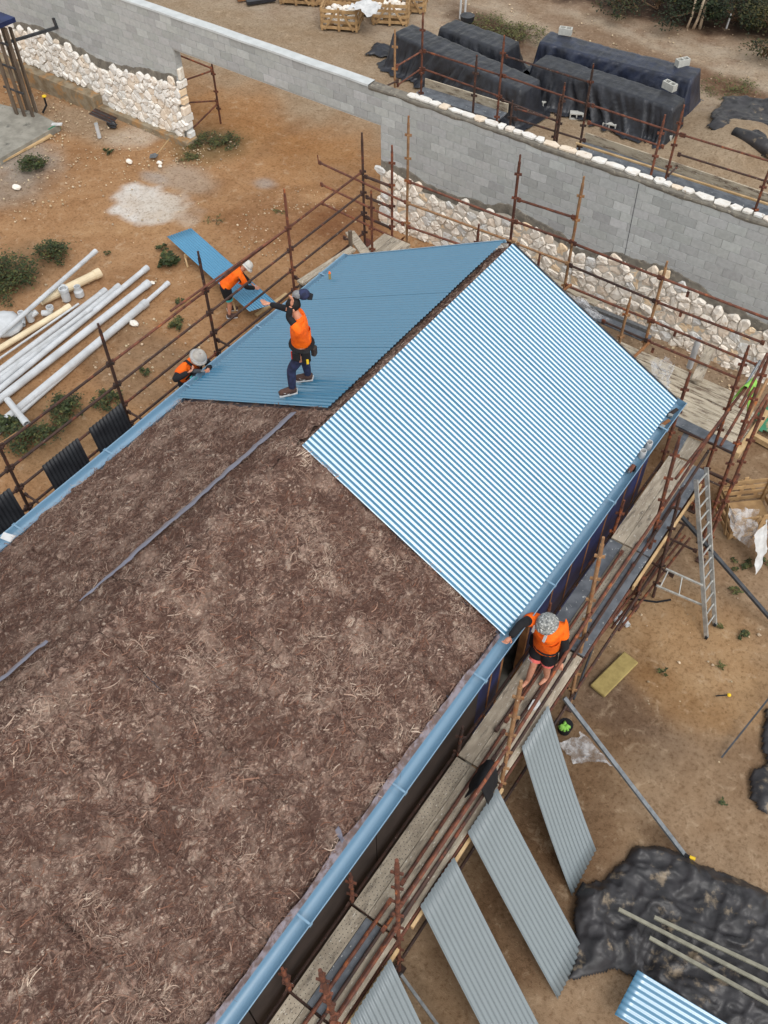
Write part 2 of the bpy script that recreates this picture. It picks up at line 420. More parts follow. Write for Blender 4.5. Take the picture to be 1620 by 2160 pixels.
    c = b.mix(b.ramp(d1, .40, .6, 0.0, .75), c, S(70, 50, 45))
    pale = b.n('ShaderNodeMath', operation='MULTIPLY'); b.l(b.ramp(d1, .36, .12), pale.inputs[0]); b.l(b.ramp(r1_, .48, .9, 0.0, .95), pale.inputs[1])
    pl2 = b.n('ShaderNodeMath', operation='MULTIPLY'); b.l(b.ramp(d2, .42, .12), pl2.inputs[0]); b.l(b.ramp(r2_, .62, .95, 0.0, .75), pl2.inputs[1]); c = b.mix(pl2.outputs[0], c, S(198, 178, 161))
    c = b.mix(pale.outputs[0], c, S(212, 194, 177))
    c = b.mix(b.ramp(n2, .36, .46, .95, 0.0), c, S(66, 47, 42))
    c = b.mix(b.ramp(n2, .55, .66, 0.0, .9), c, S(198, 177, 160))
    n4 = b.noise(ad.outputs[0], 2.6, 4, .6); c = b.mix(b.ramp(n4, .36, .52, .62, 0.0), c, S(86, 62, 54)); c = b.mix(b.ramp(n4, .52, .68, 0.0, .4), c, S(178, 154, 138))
    b.set(Base_Color=c, Roughness=.95); b.bsdf.inputs['Specular IOR Level'].default_value = .1
    hs = b.n('ShaderNodeMath', operation='SUBTRACT'); b.l(n2, hs.inputs[0]); b.l(d1, hs.inputs[1]); b.bump(hs.outputs[0], .9, .025); MAT['wool'] = b.mat
    b = NB('glass_wool_fibre'); b.set(Base_Color=b.attr(), Roughness=.9); b.bsdf.inputs['Specular IOR Level'].default_value = .15; MAT['fibre'] = b.mat
    # soil: colour zones come with the mesh, grain from noise
    b = NB('site_soil'); vec = b.coords(world=True)
    big = b.noise(vec, 1.1, 6, .6, .4); fine = b.noise(vec, 16, 8, .7); grit = b.noise(vec, 70, 4, .6)
    c = b.mix(b.ramp(big, .3, .72), b.attr(), (.86, .8, .74), 'MULTIPLY')
    c = b.mix(b.ramp(fine, .34, .52, .9, 0.0), c, (.62, .57, .52), 'MULTIPLY')
    mid_ = b.noise(vec, 4.5, 7, .68, .5); c = b.mix(b.ramp(mid_, .36, .5, .42, 0.0), c, (.7, .66, .62), 'MULTIPLY'); c = b.mix(b.ramp(mid_, .54, .7, 0.0, .35), c, S(204, 178, 146))
    c = b.mix(b.ramp(fine, .58, .8, 0.0, .45), c, S(206, 178, 142))
    c = b.mix(b.ramp(grit, .68, .76, 0.0, .5), c, S(222, 204, 178))
    c = b.mix(b.ramp(b.noise(vec, 55, 3), .7, .77, 0.0, .55), c, S(84, 66, 50))
    c = b.mix(1.0, c, (.85, .88, .93), 'MULTIPLY')
    b.set(Base_Color=c, Roughness=.95); b.bsdf.inputs['Specular IOR Level'].default_value = .15
    ad = b.n('ShaderNodeMath', operation='ADD'); b.l(fine, ad.inputs[0]); b.l(grit, ad.inputs[1])
    b.bump(ad.outputs[0], .55, .025); MAT['soil'] = b.mat
build_materials()
# ================================================================== ground
def axis(lo, hi, step, far):
    a = list(np.arange(lo, hi + 1e-6, step)); s = step
    while a[-1] < far: s *= 1.35; a.append(a[-1] + s)
    s = step
    while a[0] > -far: s *= 1.35; a.insert(0, a[0] - s)
    return np.array(a)
def build_ground():
    xs = axis(-24, 10, .1, 220); ys = axis(-12, 26, .1, 220)
    X, Y = np.meshgrid(xs, ys, indexing='ij')
    w1 = (fbm(X * .6, Y * .6, 3) - .5) * 2; w2 = (fbm(X * 2.1, Y * 2.1, 8) - .5) * 2
    tan = np.array(S(158, 131, 103)); col = np.ones(X.shape + (3,)) * tan
    def blend(mask, c, k=1.0):
        col[...] = col * (1 - (mask * k)[..., None]) + np.array(c) * (mask * k)[..., None]
    def spot(u, v, rx, ry, c, k=1.0, soft=.5, ang=0, rough=.6):
        p = G(u, v); dx = X - p[0]; dy = Y - p[1]; ca, sa = math.cos(ang), math.sin(ang)
        d = np.sqrt(((dx * ca + dy * sa) / rx) ** 2 + ((-dx * sa + dy * ca) / ry) ** 2) + w1 * rough * .7 + w2 * rough * .5
        blend(1 - sstep(1 - soft, 1 + soft, d), c, k)
    blend(sstep(.15, .6, w1 + w2 * .4), S(138, 110, 83), .6)
    blend(sstep(.2, .7, -w1 + w2 * .5), S(172, 147, 117), .5)
    wmx = sstep(-3.0, -5.5, X)[..., None] * sstep(9.5, 7.0, Y)[..., None]; col[...] = col * (1 + wmx * (np.array([1.24, 1.04, .84]) - 1))
    # passage through the wall opening: warm ochre
    spot(620, 210, 4, 3.2, S(174, 125, 78), .8)
    # beyond the wall: paler sand, then pale gravel track, then dark mulch and dry grass
    blend(sstep(7.0, 9.5, Y + w1 * 1.2), S(162, 142, 117), .85)
    g0 = G(1170, 2); g1 = G(1620, 92); dv = unit((g1 - g0)[:2]); nx, ny = -dv[1], dv[0]
    dist = (X - g0[0]) * nx + (Y - g0[1]) * ny + w1 * .7 + w2 * .35
    blend(sstep(-5.8, -4.2, dist), S(174, 156, 134), .9)
    blend(sstep(.1, .7, w2 + w1 * .3) * sstep(-5.5, -4, dist), S(146, 120, 98), .6)
    blend(sstep(-1.2, .2, dist), S(128, 98, 74), .7)
    blend(sstep(-.2, .5, dist), S(62, 45, 36), .95)
    blend(sstep(2.6, 4.2, dist + (X - g1[0]) * .45 + w1), S(150, 108, 60), .8)
    dist = dist - 2.0
    # dead scrub strip between the track and the stacks
    spot(1030, 60, 2.6, .8, S(92, 66, 48), .85, ang=-.4); spot(1340, 105, 5.0, .55, S(120, 88, 62), .6, ang=-.15); spot(1560, 195, 2.0, .6, S(110, 78, 56), .7, ang=-.2)
    # grey gravel beside the slab, cement washings, bare patches
    spot(40, 335, 1.6, 1.0, S(160, 150, 138), .85); spot(20, 395, 1.0, 1.2, S(150, 138, 124), .7); spot(170, 260, 1.6, .7, S(166, 150, 128), .6)
    spot(312, 428, .75, .5, S(222, 214, 204), .95, rough=1.7, soft=.35); spot(350, 438, .75, .35, S(208, 194, 176), .6, rough=1.8); spot(300, 405, .4, .25, S(220, 212, 202), .7, rough=1.6); spot(290, 283, .55, .8, S(212, 196, 176), .7)
    spot(395, 375, .9, .5, S(176, 162, 146), .6); spot(440, 300, 1.1, .8, S(112, 96, 66), .75); spot(555, 385, .3, .25, S(172, 166, 160), .6); spot(320, 372, .4, .2, S(180, 172, 164), .6)
    spot(120, 610, 2.2, 1.4, S(178, 140, 104), .6); spot(600, 470, 1.5, 1.1, S(140, 98, 66), .6); spot(30, 560, .9, 1.0, S(120, 96, 70), .6); spot(90, 900, 1.4, .9, S(128, 104, 76), .6)
    spot(330, 740, 1.5, .5, S(140, 116, 92), .6); spot(250, 790, 1.2, .5, S(136, 116, 94), .5)
    # right yard
    spot(1350, 1540, .9, .5, S(126, 104, 84), .55); spot(1500, 1400, 1.6, 1.0, S(186, 148, 104), .6); spot(1180, 1620, .8, 2.2, S(112, 84, 58), .55); spot(1100, 1900, .7, 1.8, S(104, 76, 52), .6)  # two long spots put the shade under scaffold and sheets into the soil
    spot(1440, 1480, .8, .35, S(150, 112, 72), .6); spot(1390, 1770, .25, .15, S(98, 74, 54), .7); spot(1300, 1480, .7, .4, S(110, 90, 76), .5)
    # between gable and wall: damp dirt, cement crumbs
    spot(1330, 760, 3.0, .9, S(150, 130, 108), .7); spot(740, 480, 1.0, .9, S(128, 84, 54), .7); spot(1420, 1000, 1.0, .8, S(150, 108, 68), .5)
    # wheel tracks
    for a, b in (((430, 420), (800, 380)), ((430, 455), (800, 430)), ((420, 440), (620, 260))):
        p = G(*a); q = G(*b); d = unit((q - p)[:2]); t = (X - p[0]) * d[0] + (Y - p[1]) * d[1]; e = np.abs(-(X - p[0]) * d[1] + (Y - p[1]) * d[0] + w1 * .3)
        blend((1 - sstep(.08, .3, e)) * sstep(-1, 0, t) * (1 - sstep(0, 1, t - np.linalg.norm((q - p)[:2]))), S(150, 110, 74), .4)
    Z = (fbm(X * .35, Y * .35, 21) - .5) * .10 + (fbm(X * 1.7, Y * 1.7, 5) - .5) * .05 + (fbm(X * 6, Y * 6, 9, 3) - .5) * .022
    rough = sstep(.5, .9, fbm(X * .8, Y * .8, 31)) * .05
    Z = Z + (vnoise(X * 9, Y * 9, 4) - .5) * rough - .03
    # rubble slope beside the left scaffold, mulch bank at the back
    p = G(640, 480); Z += np.exp(-(((X - p[0]) / 1.3) ** 2 + ((Y - p[1]) / 1.0) ** 2)) * (.05 + .12 * fbm(X * 4, Y * 4, 77)); Z += sstep(2.5, 6, dist) * (.4 + .5 * fbm(X * .9, Y * .9, 12))
    for (u, v, r, h) in ((1540, 300, 1.5, .42), (1600, 330, 1.3, .35)):
        p = G(u, v); Z += np.exp(-((X - p[0]) ** 2 + (Y - p[1]) ** 2) / r ** 2) * h
    fl = np.exp(-np.maximum(0, np.maximum(np.abs(X + 6) - 40, np.abs(Y - 5) - 40)) / 10); Z *= fl
    Vv = np.stack([X, Y, Z], -1).reshape(-1, 3); a, b = X.shape
    I = np.arange(a * b).reshape(a, b)
    Q = np.stack([I[:-1, :-1], I[1:, :-1], I[1:, 1:], I[:-1, 1:]], -1).reshape(-1, 4)
    o = fast_mesh('ground', Vv, Q, MAT['soil'], tint=np.clip(col, 0, 1).reshape(-1, 3), smooth=True)
    tag(o, 'bare tan site soil with gravel, cement washings and wheel marks', None, kind='structure')
build_ground()

def poly_rock(mb, c, r, flat=.6, seed=0):
    mb.blob(c, (r, r * .8, r * flat), nu=6, nv=4, jit=.22, seed=seed)
def build_pebbles():
    mb = MB(); rr = random.Random(3)
    zones = [((90, 240), 2.2, 420), ((190, 290), 1.6, 200), ((330, 330), 1.4, 160), ((620, 470), 1.6, 260), ((440, 320), 1.0, 90), ((60, 400), 1.5, 150),
             ((330, 760), 1.5, 140), ((1340, 770), 2.2, 200), ((1450, 740), 1.2, 130), ((1460, 100), 4.0, 200), ((200, 520), 3.0, 130), ((1500, 1450), 2.0, 60), ((1030, 60), 2.0, 120)]
    for (u, v), r, n in zones:
        c = G(u, v)
        for i in range(n):
            a = rr.random() * 6.283; d = r * math.sqrt(rr.random()); s = rr.choice((.008, .012, .016, .022, .03)) * (.7 + rr.random() * .6)
            t = .6 + rr.random() * .55; mb.tint = (t, t * (.92 + rr.random() * .08), t * (.84 + rr.random() * .12))
            poly_rock(mb, (c[0] + math.cos(a) * d, c[1] + math.sin(a) * d, .005 + s * .2), s, seed=i)
    o = mb.build('gravel', MAT['pebble']); tag(o, 'loose pale pebbles and rubble scattered over the soil', 'gravel', kind='stuff')
build_pebbles()

# ================================================================== block wall with fieldstone facing
WY = 5.4; WTH = .22; WTOP = 3.42; LINT = 2.57; OPL, OPR = -13.12, -6.42; WXL, WXR = -24.0, 6.5
def voronoi_cells(x0, x1, z0, z1, size, seed):
    rr = np.random.default_rng(seed); nx = int((x1 - x0) / size) + 2; nz = int((z1 - z0) / (size * .78)) + 2; P = []
    for i in range(-1, nx + 1):
        for j in range(-1, nz + 1):
            P.append((x0 + (i + .5 * (j % 2) + rr.random() * .8) * size, z0 + (j + rr.random() * .8) * size * .78))
    P = np.array(P); out = []
    for k, p in enumerate(P):
        d = np.hypot(*(P - p).T); idx = np.argsort(d)[1:15]
        poly = [p + np.array(q) * size * 1.3 for q in ((-1, -1), (1, -1), (1, 1), (-1, 1))]
        for i in idx:
            m = (P[i] + p) / 2; n = P[i] - p; new = []
            for a, b in zip(poly, poly[1:] + poly[:1]):
                da = (a - m) @ n; db = (b - m) @ n
                if da <= 0: new.append(a)
                if (da < 0) != (db < 0): new.append(a + (b - a) * (da / (da - db)))
            poly = new
            if len(poly) < 3: break
        if len(poly) >= 3 and x0 <= p[0] <= x1 and z0 <= p[1] <= z1: out.append((p, np.array(poly)))
    return out
def stone_mesh(mb, poly, y, depth, seed):
    """one faced stone: outline shrunk for the joint, chamfered front, uneven face. poly in (x,z)"""
    rr = random.Random(seed); c = poly.mean(0); n = len(poly)
    if n < 3: return
    # round off the outline a little
    pts = []
    for i in range(n):
        a, b = poly[i], poly[(i + 1) % n]; pts += [a + (b - a) * .2, a + (b - a) * .8]
    pts = np.array(pts); r = np.hypot(*(pts - c).T).mean()
    base = c + (pts - c) * (1 - min(.007 / max(r, .03), .2)); front = c + (pts - c) * .86; m = len(pts)
    ys = [depth * (.75 + .5 * rr.random()) for _ in range(m)]; tilt = (rr.random() - .5) * .03
    vs = [(p[0], y + .004, p[1]) for p in base] + [(p[0], y - depth * .55, p[1]) for p in base] + [(p[0], y - ys[i] + tilt * (p[1] - c[1]), p[1]) for i, p in enumerate(front)] + [(c[0], y - depth * (1.05 + .3 * rr.random()), c[1])]
    fs = []
    for k in (0, 1):
        for i in range(m): fs.append((k * m + i, k * m + (i + 1) % m, (k + 1) * m + (i + 1) % m, (k + 1) * m + i))
    for i in range(m): fs.append((2 * m + i, 2 * m + (i + 1) % m, 3 * m))
    mb.add(vs, fs)
def stone_tint(rr, warm):
    k = rr.random()
    if k < .12: return (1.0, .80, .58)
    if k < .28: return (1.0, .89, .78)
    if k < .42: return (.84, .86, .88)
    g = .9 + rr.random() * .22; return (g, g * (.985 if not warm else .955), g * (.965 if not warm else .9))
def build_wall():
    W = thing('block_wall', (-6.4, WY, 0), 'long grey concrete block wall faced with pale fieldstone below and pierced by a wide opening', 'wall')
    # core behind the blocks (shows as the recessed joints)
    for (x0, x1, z0, z1) in ((WXL, OPL + .005, 0, WTOP - .02), (OPR - .005, WXR, -.3, WTOP - .02), (OPL - .01, OPR + .01, LINT + .006, WTOP - .02)):
        mb = MB(); mb.box(((x0 + x1) / 2, WY + WTH / 2 + .006, (z0 + z1) / 2), (x1 - x0 - .004, WTH - .008, z1 - z0)); mb.build('wall_core', MAT['bed'], W)
    rr = random.Random(11); blocks = []
    H = .2; L = .4
    nz = 17
    for j in range(nz):
        z0 = WTOP - .0 - (j + 1) * H
        x = WXL + (0 if j % 2 else .2)
        while x < WXR:
            x1 = x + L; xc = (x + x1) / 2; zc = z0 + H / 2
            inop = OPL < xc < OPR and zc < LINT + .05
            a, bb = x, x1
            if zc < LINT + .05:
                if a < OPL < bb: bb = OPL if xc < OPL else bb; a = a if xc < OPL else OPL
                if a < OPR < bb: a = OPR
                if OPL < (a + bb) / 2 < OPR: inop = True
            if not inop and bb - a > .06 and z0 > .9: blocks.append((a, bb, z0))
            x = x1
    # the 300 nearest and best seen stand as their own parts, the rest as one
    def key(b): return (abs((b[0] + b[1]) / 2 + 1.5) * .8 + (3.4 - b[2]) * .2) if b[1] > OPR - 1 else 60 + abs(b[0] + 12)
    blocks.sort(key=key); rest = MB()
    for i, (a, bb, z0) in enumerate(blocks):
        t = .94 + rr.random() * .12
        k = rr.random()
        if k < .16: t *= .9
        elif k > .9: t *= 1.1
        if abs(a + .1) < .45 or (a > OPR - .05 and a < OPR + .25): t *= 1.09     # new blocks along the joint and the jamb
        cool = 1 + (rr.random() - .5) * .03; t *= (.93 + .14 * float(fbm(np.array(a * .9), np.array(z0 * 1.3), 66, 3)))
        mb = MB() if i < 300 else rest
        mb.tint = (t, t * cool, t * (.995 + .02 * rr.random()))
        pr = rr.random() * .003
        x0, x1 = a + .0045, bb - .0045; zz0, zz1 = z0 + .0045, z0 + H - .0045; e = .004; y0 = WY - pr; y1 = WY + .05
        vs = [(x0, y1, zz0), (x1, y1, zz0), (x1, y1, zz1), (x0, y1, zz1), (x0, y0 + e, zz0), (x1, y0 + e, zz0), (x1, y0 + e, zz1), (x0, y0 + e, zz1),
              (x0 + e, y0, zz0 + e), (x1 - e, y0, zz0 + e), (x1 - e, y0, zz1 - e), (x0 + e, y0, zz1 - e)]
        fs = [(8, 9, 10, 11)] + [(4 + i_, 4 + (i_ + 1) % 4, 8 + (i_ + 1) % 4, 8 + i_) for i_ in range(4)] + [(i_, (i_ + 1) % 4, 4 + (i_ + 1) % 4, 4 + i_) for i_ in range(4)]
        mb.add(vs, fs)
        if i < 300: mb.build('block', MAT['block'], W)
    o = rest.build('block_courses', MAT['block'], W); o['kind'] = 'stuff'
    # jamb blocks of the opening, seen in the reveal
    for j in range(13):
        z0 = LINT - (j + 1) * .2
        if z0 < 1.2: break
        mb = MB(); t = .86 + rr.random() * .1; mb.tint = (t, t, t); mb.box((OPL + .002, WY + WTH / 2 + .01, z0 + .1), (.03, WTH - .02, .19)); mb.build('jamb_block', MAT['block'], W)
    # caps
    mb = MB(); P = []
    for i, x in enumerate(np.linspace(WXL, -6.75, 60)):
        w = .01 * math.sin(x * 3.1); P.append([(x, WY - .02 + w * .5, WTOP + .004), (x, WY - .012 + w * .4, WTOP + .05 + w * .3), (x, WY + WTH + .03, WTOP + .055 + w * .3), (x, WY + WTH + .035, WTOP - .03)])
    mb.grid(P); mb.build('cap_render', MAT['cap'], W)
    mb = MB(); P = []
    for x in np.linspace(-6.75, WXR, 130):
        n = fbm(x * 2.2, 3.1, 40) - .5; P.append([(x, WY - .006, WTOP - .05 + n * .1), (x, WY - .014, WTOP - .01 + n * .03), (x, WY - .002, WTOP + .022), (x, WY + WTH + .02, WTOP + .03), (x, WY + WTH + .02, WTOP - .06)])
    mb.grid(P); mb.build('cap_mortar', MAT['mortar'], W)
    # cap stones: irregular flat slabs bedded along the back edge
    x = -5.75; k = 0
    while x < WXR - .2:
        wdt = .16 + rr.random() ** 1.5 * .26; mb = MB(); tt = stone_tint(random.Random(900 + k), False); mb.tint = tuple(min(.9, .55 * c + .32) for c in tt)
        n = rr.randint(5, 8); ph = rr.random() * 6.28; dp = .065 + rr.random() * .05; poly = []
        for i in range(n):
            t = ph + 2 * math.pi * (i + .35 * (rr.random() - .5)) / n; poly.append((x + wdt / 2 + max(-.5, min(.5, .68 * math.cos(t))) * wdt, WY + .165 + max(-1, min(1, 1.25 * math.sin(t))) * dp + .02 * (rr.random() - .5), WTOP + .03))
        mb.prism(poly, (0, (rr.random() - .5) * .012, .022 + rr.random() * .025)); mb.build('cap_stone', MAT['stone'], W); x += wdt + (.004 if rr.random() < .7 else .03); k += 1
    # fieldstone facing
    def topz_r(x): return 1.42 + .22 * (fbm(x * 1.1, 0.3, 51) - .5) * 2 - .25 * sstep(2.6, 3.6, x) + .10 * math.sin(x * 1.7)
    def topz_l(x): return 1.50 + .16 * math.sin(x * 1.3 + .5) + .2 * (fbm(x * .9, 4.4, 57) - .5) + .15 * sstep(-13.8, -13.1, x)
    stones = []
    for p, poly in voronoi_cells(OPR - .05, 4.6, -.35, 2.0, .27, 5):
        if p[1] < topz_r(p[0]): stones.append((p, poly, WY, 0))
    for p, poly in voronoi_cells(-21.5, OPL - .02, .1, 2.1, .25, 6):
        bot = .12 if p[0] > -16.5 else .5
        if bot < p[1] < topz_l(p[0]): stones.append((p, poly, WY - .02, 1))
    cull = MB(); ns = 0; stones.sort(key=lambda s: (s[3], abs(s[0][0] - 0)))
    for i, (p, poly, y, left) in enumerate(stones):
        own = (left == 0 and ns < 190) or (left == 1 and ns < 295)
        mb = MB() if own else cull; mb.tint = stone_tint(random.Random(i), left == 0)
        if left: mb.tint = tuple(min(1.05, c * .5 + .52) for c in mb.tint)
        stone_mesh(mb, poly, y, .055 + .05 * random.Random(i).random(), i)
        if own: mb.build('fieldstone', MAT['stone'], W, smooth=False); ns += 1
    if cull.v: o = cull.build('fieldstone_courses', MAT['stone'], W); o['kind'] = 'stuff'
    # stones returning round the jamb of the opening
    for k, z in enumerate(np.arange(.2, 1.75, .24)):
        mb = MB(); mb.tint = stone_tint(random.Random(400 + k), False)
        mb.box((OPL - .02 + .05 * rr.random(), WY + .05 + .05 * rr.random(), z + .03 * rr.random()), (.14, .22 + .12 * rr.random(), .17 + .06 * rr.random()), (unit((1, .15 * (rr.random() - .5), .2 * (rr.random() - .5))), unit((.1 * (rr.random() - .5), 1, 0)), (0, 0, 1))); mb.build('jamb_stone', MAT['stone'], W, bevel=.02)
    mb = MB(); mb.tint = (1, .97, .9); mb.box((OPL + .03, WY + .1, 1.92), (.1, .2, .3), (unit((1, .2, .1)), unit((-.2, 1, 0)), (0, 0, 1))); mb.build('jamb_stone', MAT['stone'], W, bevel=.02)
    # mortar bands: bedding behind the stones with a ragged smear above
    for x0, x1, zb, tf, y in ((OPR + .02, 4.7, -.35, topz_r, WY), (-21.5, OPL - .02, .05, topz_l, WY)):
        mb = MB(); P = []
        for x in np.arange(x0, x1, .03):
            up = tf(x) + .10 + .16 * fbm(x * 3.5, 1.7, 61, 5) - .02
            P.append([(x, y - .03, tf(x) - .08), (x, y - .03, tf(x)), (x, y - .016, up - .02), (x, y - .001, up)])
        mb.grid(P); mb.build('mortar_band', MAT['mortar'], W)
        mb = MB(); mb.grid([[(x, y - .062, zb), (x, y - .058, tf(x) - .06)] for x in np.arange(x0, x1, .1)]); mb.build('stone_bedding', MAT['bedding'], W)
    # concrete footing under each length
    mb = MB(); mb.box(((-24 - 16.5) / 2, WY - .18, .18), (7.5, .44, .56)); mb.build('footing', MAT['footing'], W, bevel=.01)
    mb = MB(); mb.box(((-16.5 - 13.0) / 2, WY - .04, -.02), (3.6, .42, .30)); mb.build('footing', MAT['footing'], W, bevel=.01)
    mb = MB(); mb.box(((OPR + 6) / 2, WY - .16, -.28), (6 - OPR, .46, .4)); mb.build('footing', MAT['footing'], W, bevel=.01)
    mb = MB(); mb.bar((.05, WY - .006, WTOP - .06), (.1, WY - .006, 1.4), .008, .006, (0, 1, 0)); mb.build('control_joint', MAT['darksteel'], W)
    return W
build_wall()
# ================================================================== the house being roofed
RZ = 5.0; HW = 3.257; DZ = 1.640; SL = math.hypot(HW, DZ); NS = (DZ / SL, HW / SL)   # slope normal (x, z) of the right side
def roof_pt(side, s, y, h=0.0):
    """side +1 right, -1 left; s metres down the slope from the ridge, h above the slope"""
    return V(side * (s * HW / SL + h * NS[0]), y, RZ - s * DZ / SL + h * NS[1])
def corrugated(mb, org, ex, ey, ez, width, length, pitch=.0762, amp=.0078, seg=10, nl=4, phase=0.0, sag=0.0):
    """sheet from org: ex across the ribs, ey along, ez up"""
    n = int(round(width / pitch * seg)) + 1; P = []
    for i in range(n):
        a = width * i / (n - 1); h = amp * math.cos(2 * math.pi * a / pitch + phase); row = []
        for j in range(nl + 1):
            t = j / nl; row.append(org + ex * a + ey * (length * t) + ez * (h - sag * 4 * t * (1 - t)))
        P.append(row)
    mb.grid(P)
HOUSE = thing('house', (0, -5.5, 0), 'gabled house under construction with its roof half sheeted in blue corrugated steel', 'house')
def build_house():
    Hs = HOUSE; YN = -13.6
    # walls
    def panel(x, y0, y1, z0, z1, m, th=.12, name='wall'):
        mb = MB(); mb.box((x, (y0 + y1) / 2, (z0 + z1) / 2), (th, abs(y1 - y0), z1 - z0)); return mb.build(name, m, Hs)
    edges = [-.05, -1.35, -1.95, -4.05, -4.95, -5.65]
    XW = 3.12
    for i, (a, b) in enumerate(zip(edges[:-1], edges[1:])):
        if i in (3,):                                        # open doorway framed in brown timber
            panel(XW, a, b, 2.35, 3.2, MAT['wrap'])
            for yy in (a, b):
                mb = MB(); mb.box((XW, yy + (-.04 if yy == a else .04), 1.2), (.11, .07, 2.4)); mb.build('door_frame', MAT['timber_brown'], Hs)
            mb = MB(); mb.box((XW, (a + b) / 2, 2.31), (.112, abs(b - a) - .15, .08)); mb.build('door_frame', MAT['timber_brown'], Hs)
        else:
            panel(XW, a - .003, b + .003, 0.1, 3.2, MAT['wrap'], name='wrapped_wall')
            for yy in np.arange(a - .3, b, -.6):
                mb = MB(); mb.box((XW + .064, yy, 1.7), (.012, .035, 2.9)); mb.build('batten', MAT['timber_brown'], Hs)
    y = -5.67
    while y > YN:
        panel(XW + .05, y, max(y - 2.42, YN), .1, 3.15, MAT['dark_brown'], .1, 'shade_stand_in_board'); y -= 2.44  # stand-in boards; their dark brown imitates shaded ground beside the deck
    for yy in (-.06, YN):
        poly = [(-XW, yy, .1), (XW, yy, .1), (XW, yy, 3.2), (0, yy, 4.78), (-XW, yy, 3.2)]
        mb = MB(); mb.prism(poly, (0, -.12 if yy > -1 else .12, 0)); mb.build('gable_wall', MAT['wrap'] if yy > -1 else MAT['dark_brown'], Hs)
    panel(-XW, -.2, YN + .1, .1, 3.2, MAT['wrap'])
    mb = MB(); mb.box((0, (YN) / 2, .02), (6.6, -YN + .3, .2)); mb.build('floor_slab', MAT['concrete'], Hs)
    # rafters and sarking bed that carry the blankets
    for side in (1, -1):
        mb = MB(); P = []
        for s in (0.02, SL): P.append([roof_pt(side, s, 0, -.06), roof_pt(side, s, YN, -.06)])
        mb.grid(P); mb.build('sarking', MAT['foil'], Hs)
    mb = MB(); mb.box((0, YN / 2, RZ - .17), (.05, -YN, .2)); mb.build('ridge_beam', MAT['timber'], Hs)
    for s in np.arange(.05, SL, .9):
        for side in (1, -1):
            p = roof_pt(side, s, 0, -.09); mb = MB(); mb.bar((p[0], -.1, p[2]), (p[0], YN, p[2]), .05, .05); mb.build('purlin', MAT['timber'], Hs)
    # roofing sheets
    for side, n in ((1, 7), (-1, 6)):
        for k in range(n):
            y0 = .03 - k * .762; wd = .8; lift = .052 + (k % 2) * .003
            top = .04 if side == 1 else .085
            ex = V(0, -1, 0); ey = roof_pt(side, 1, 0) - roof_pt(side, 0, 0); ez = V(side * NS[0], 0, NS[1])
            mb = MB(); corrugated(mb, roof_pt(side, top, y0, lift) , ex, ey, ez, wd if k < n - 1 else .7815, SL - top + .03 + random.random() * .006)
            mb.build('roof_sheet', MAT['roof'], Hs, smooth=True)
    # verge trims at the far gable
    for side in (1, -1):
        mb = MB(); a = roof_pt(side, .05, .045, .05); b = roof_pt(side, SL + .02, .045, .05); mb.bar(a, b, .02, .05); mb.build('verge_trim', MAT['gutter'] if side < 0 else MAT['darksteel'], Hs)
    # gutters: half-round trough with a rolled front bead
    for side in (1, -1):
        prof = [(3.235, 3.36), (3.238, 3.29), (3.255, 3.245), (3.29, 3.215), (3.335, 3.206), (3.38, 3.216), (3.413, 3.245), (3.43, 3.29), (3.435, 3.325), (3.448, 3.333), (3.453, 3.322), (3.447, 3.312)]
        if side < 0: prof = [(x + .03 * (x > 3.3) , z) for x, z in prof]
        ys = np.arange(.14, YN, -.3); P = []
        for y in ys: P.append([(side * (x + .004 * math.sin(y * 1.3)), y, z + .004 * math.sin(y * .9 + side)) for x, z in prof])
        g = MB(); g.grid(P); gut = g.build('gutter', MAT['gutter'], Hs, smooth=True)
        for yy in (.14, YN + .1):
            e = MB(); e.add([(side * x, yy, z) for x, z in prof[:9]], [tuple(range(9))]); e.build('stop_end', MAT['gutter'], gut)
        for y in np.arange(-.6, YN, -1.8):
            e = MB(); e.bar((side * 3.24, y, 3.345), (side * (3.44 if side > 0 else 3.47), y, 3.33), .025, .005); e.box((side * (3.455 if side > 0 else 3.485), y, 3.315), (.012, .05, .04)); e.build('gutter_bracket', MAT['gutter'], gut)
    gutR = [o for o in Hs.children if o.name.startswith('gutter')][0]
    # two pipe outlets standing in the right gutter near the far end
    for y in (-1.02, -1.24):
        mb = MB(); mb.ring((3.34, y, 3.215), (3.34, y, 3.36), .052, .044, 14); mb.build('outlet_collar', MAT['white'], gutR, smooth=False)
        mb = MB(); mb.tube((3.34, y, 3.225), (3.34, y, 3.235), .044, 14); mb.build('outlet_hole', MAT['black'], gutR)
    # joint sleeve with sealant where the near gutter begins
    mb = MB(); P = []
    for y in (-5.36, -5.50): P.append([(x + (.004 if x > 3.3 else -.002), y, z - .004 + (.0 if i else 0)) for i, (x, z) in enumerate([(3.236, 3.362), (3.25, 3.25), (3.29, 3.213), (3.335, 3.204), (3.38, 3.214), (3.416, 3.245), (3.434, 3.29), (3.455, 3.34)])])
    mb.grid(P); mb.build('joint_sleeve', MAT['alu'], gutR)
    # screw heads in the rows over the purlins
    mb = MB()
    for s in (.95, 1.85, 2.75, 3.45):
        for k in range(0, 70, 4):
            p = roof_pt(1, s, .03 - k * .0762, .066); mb.box(p, (.013, .013, .008))
    o = mb.build('roof_screw', MAT['gutter'], Hs); o['kind'] = 'stuff'
build_house()

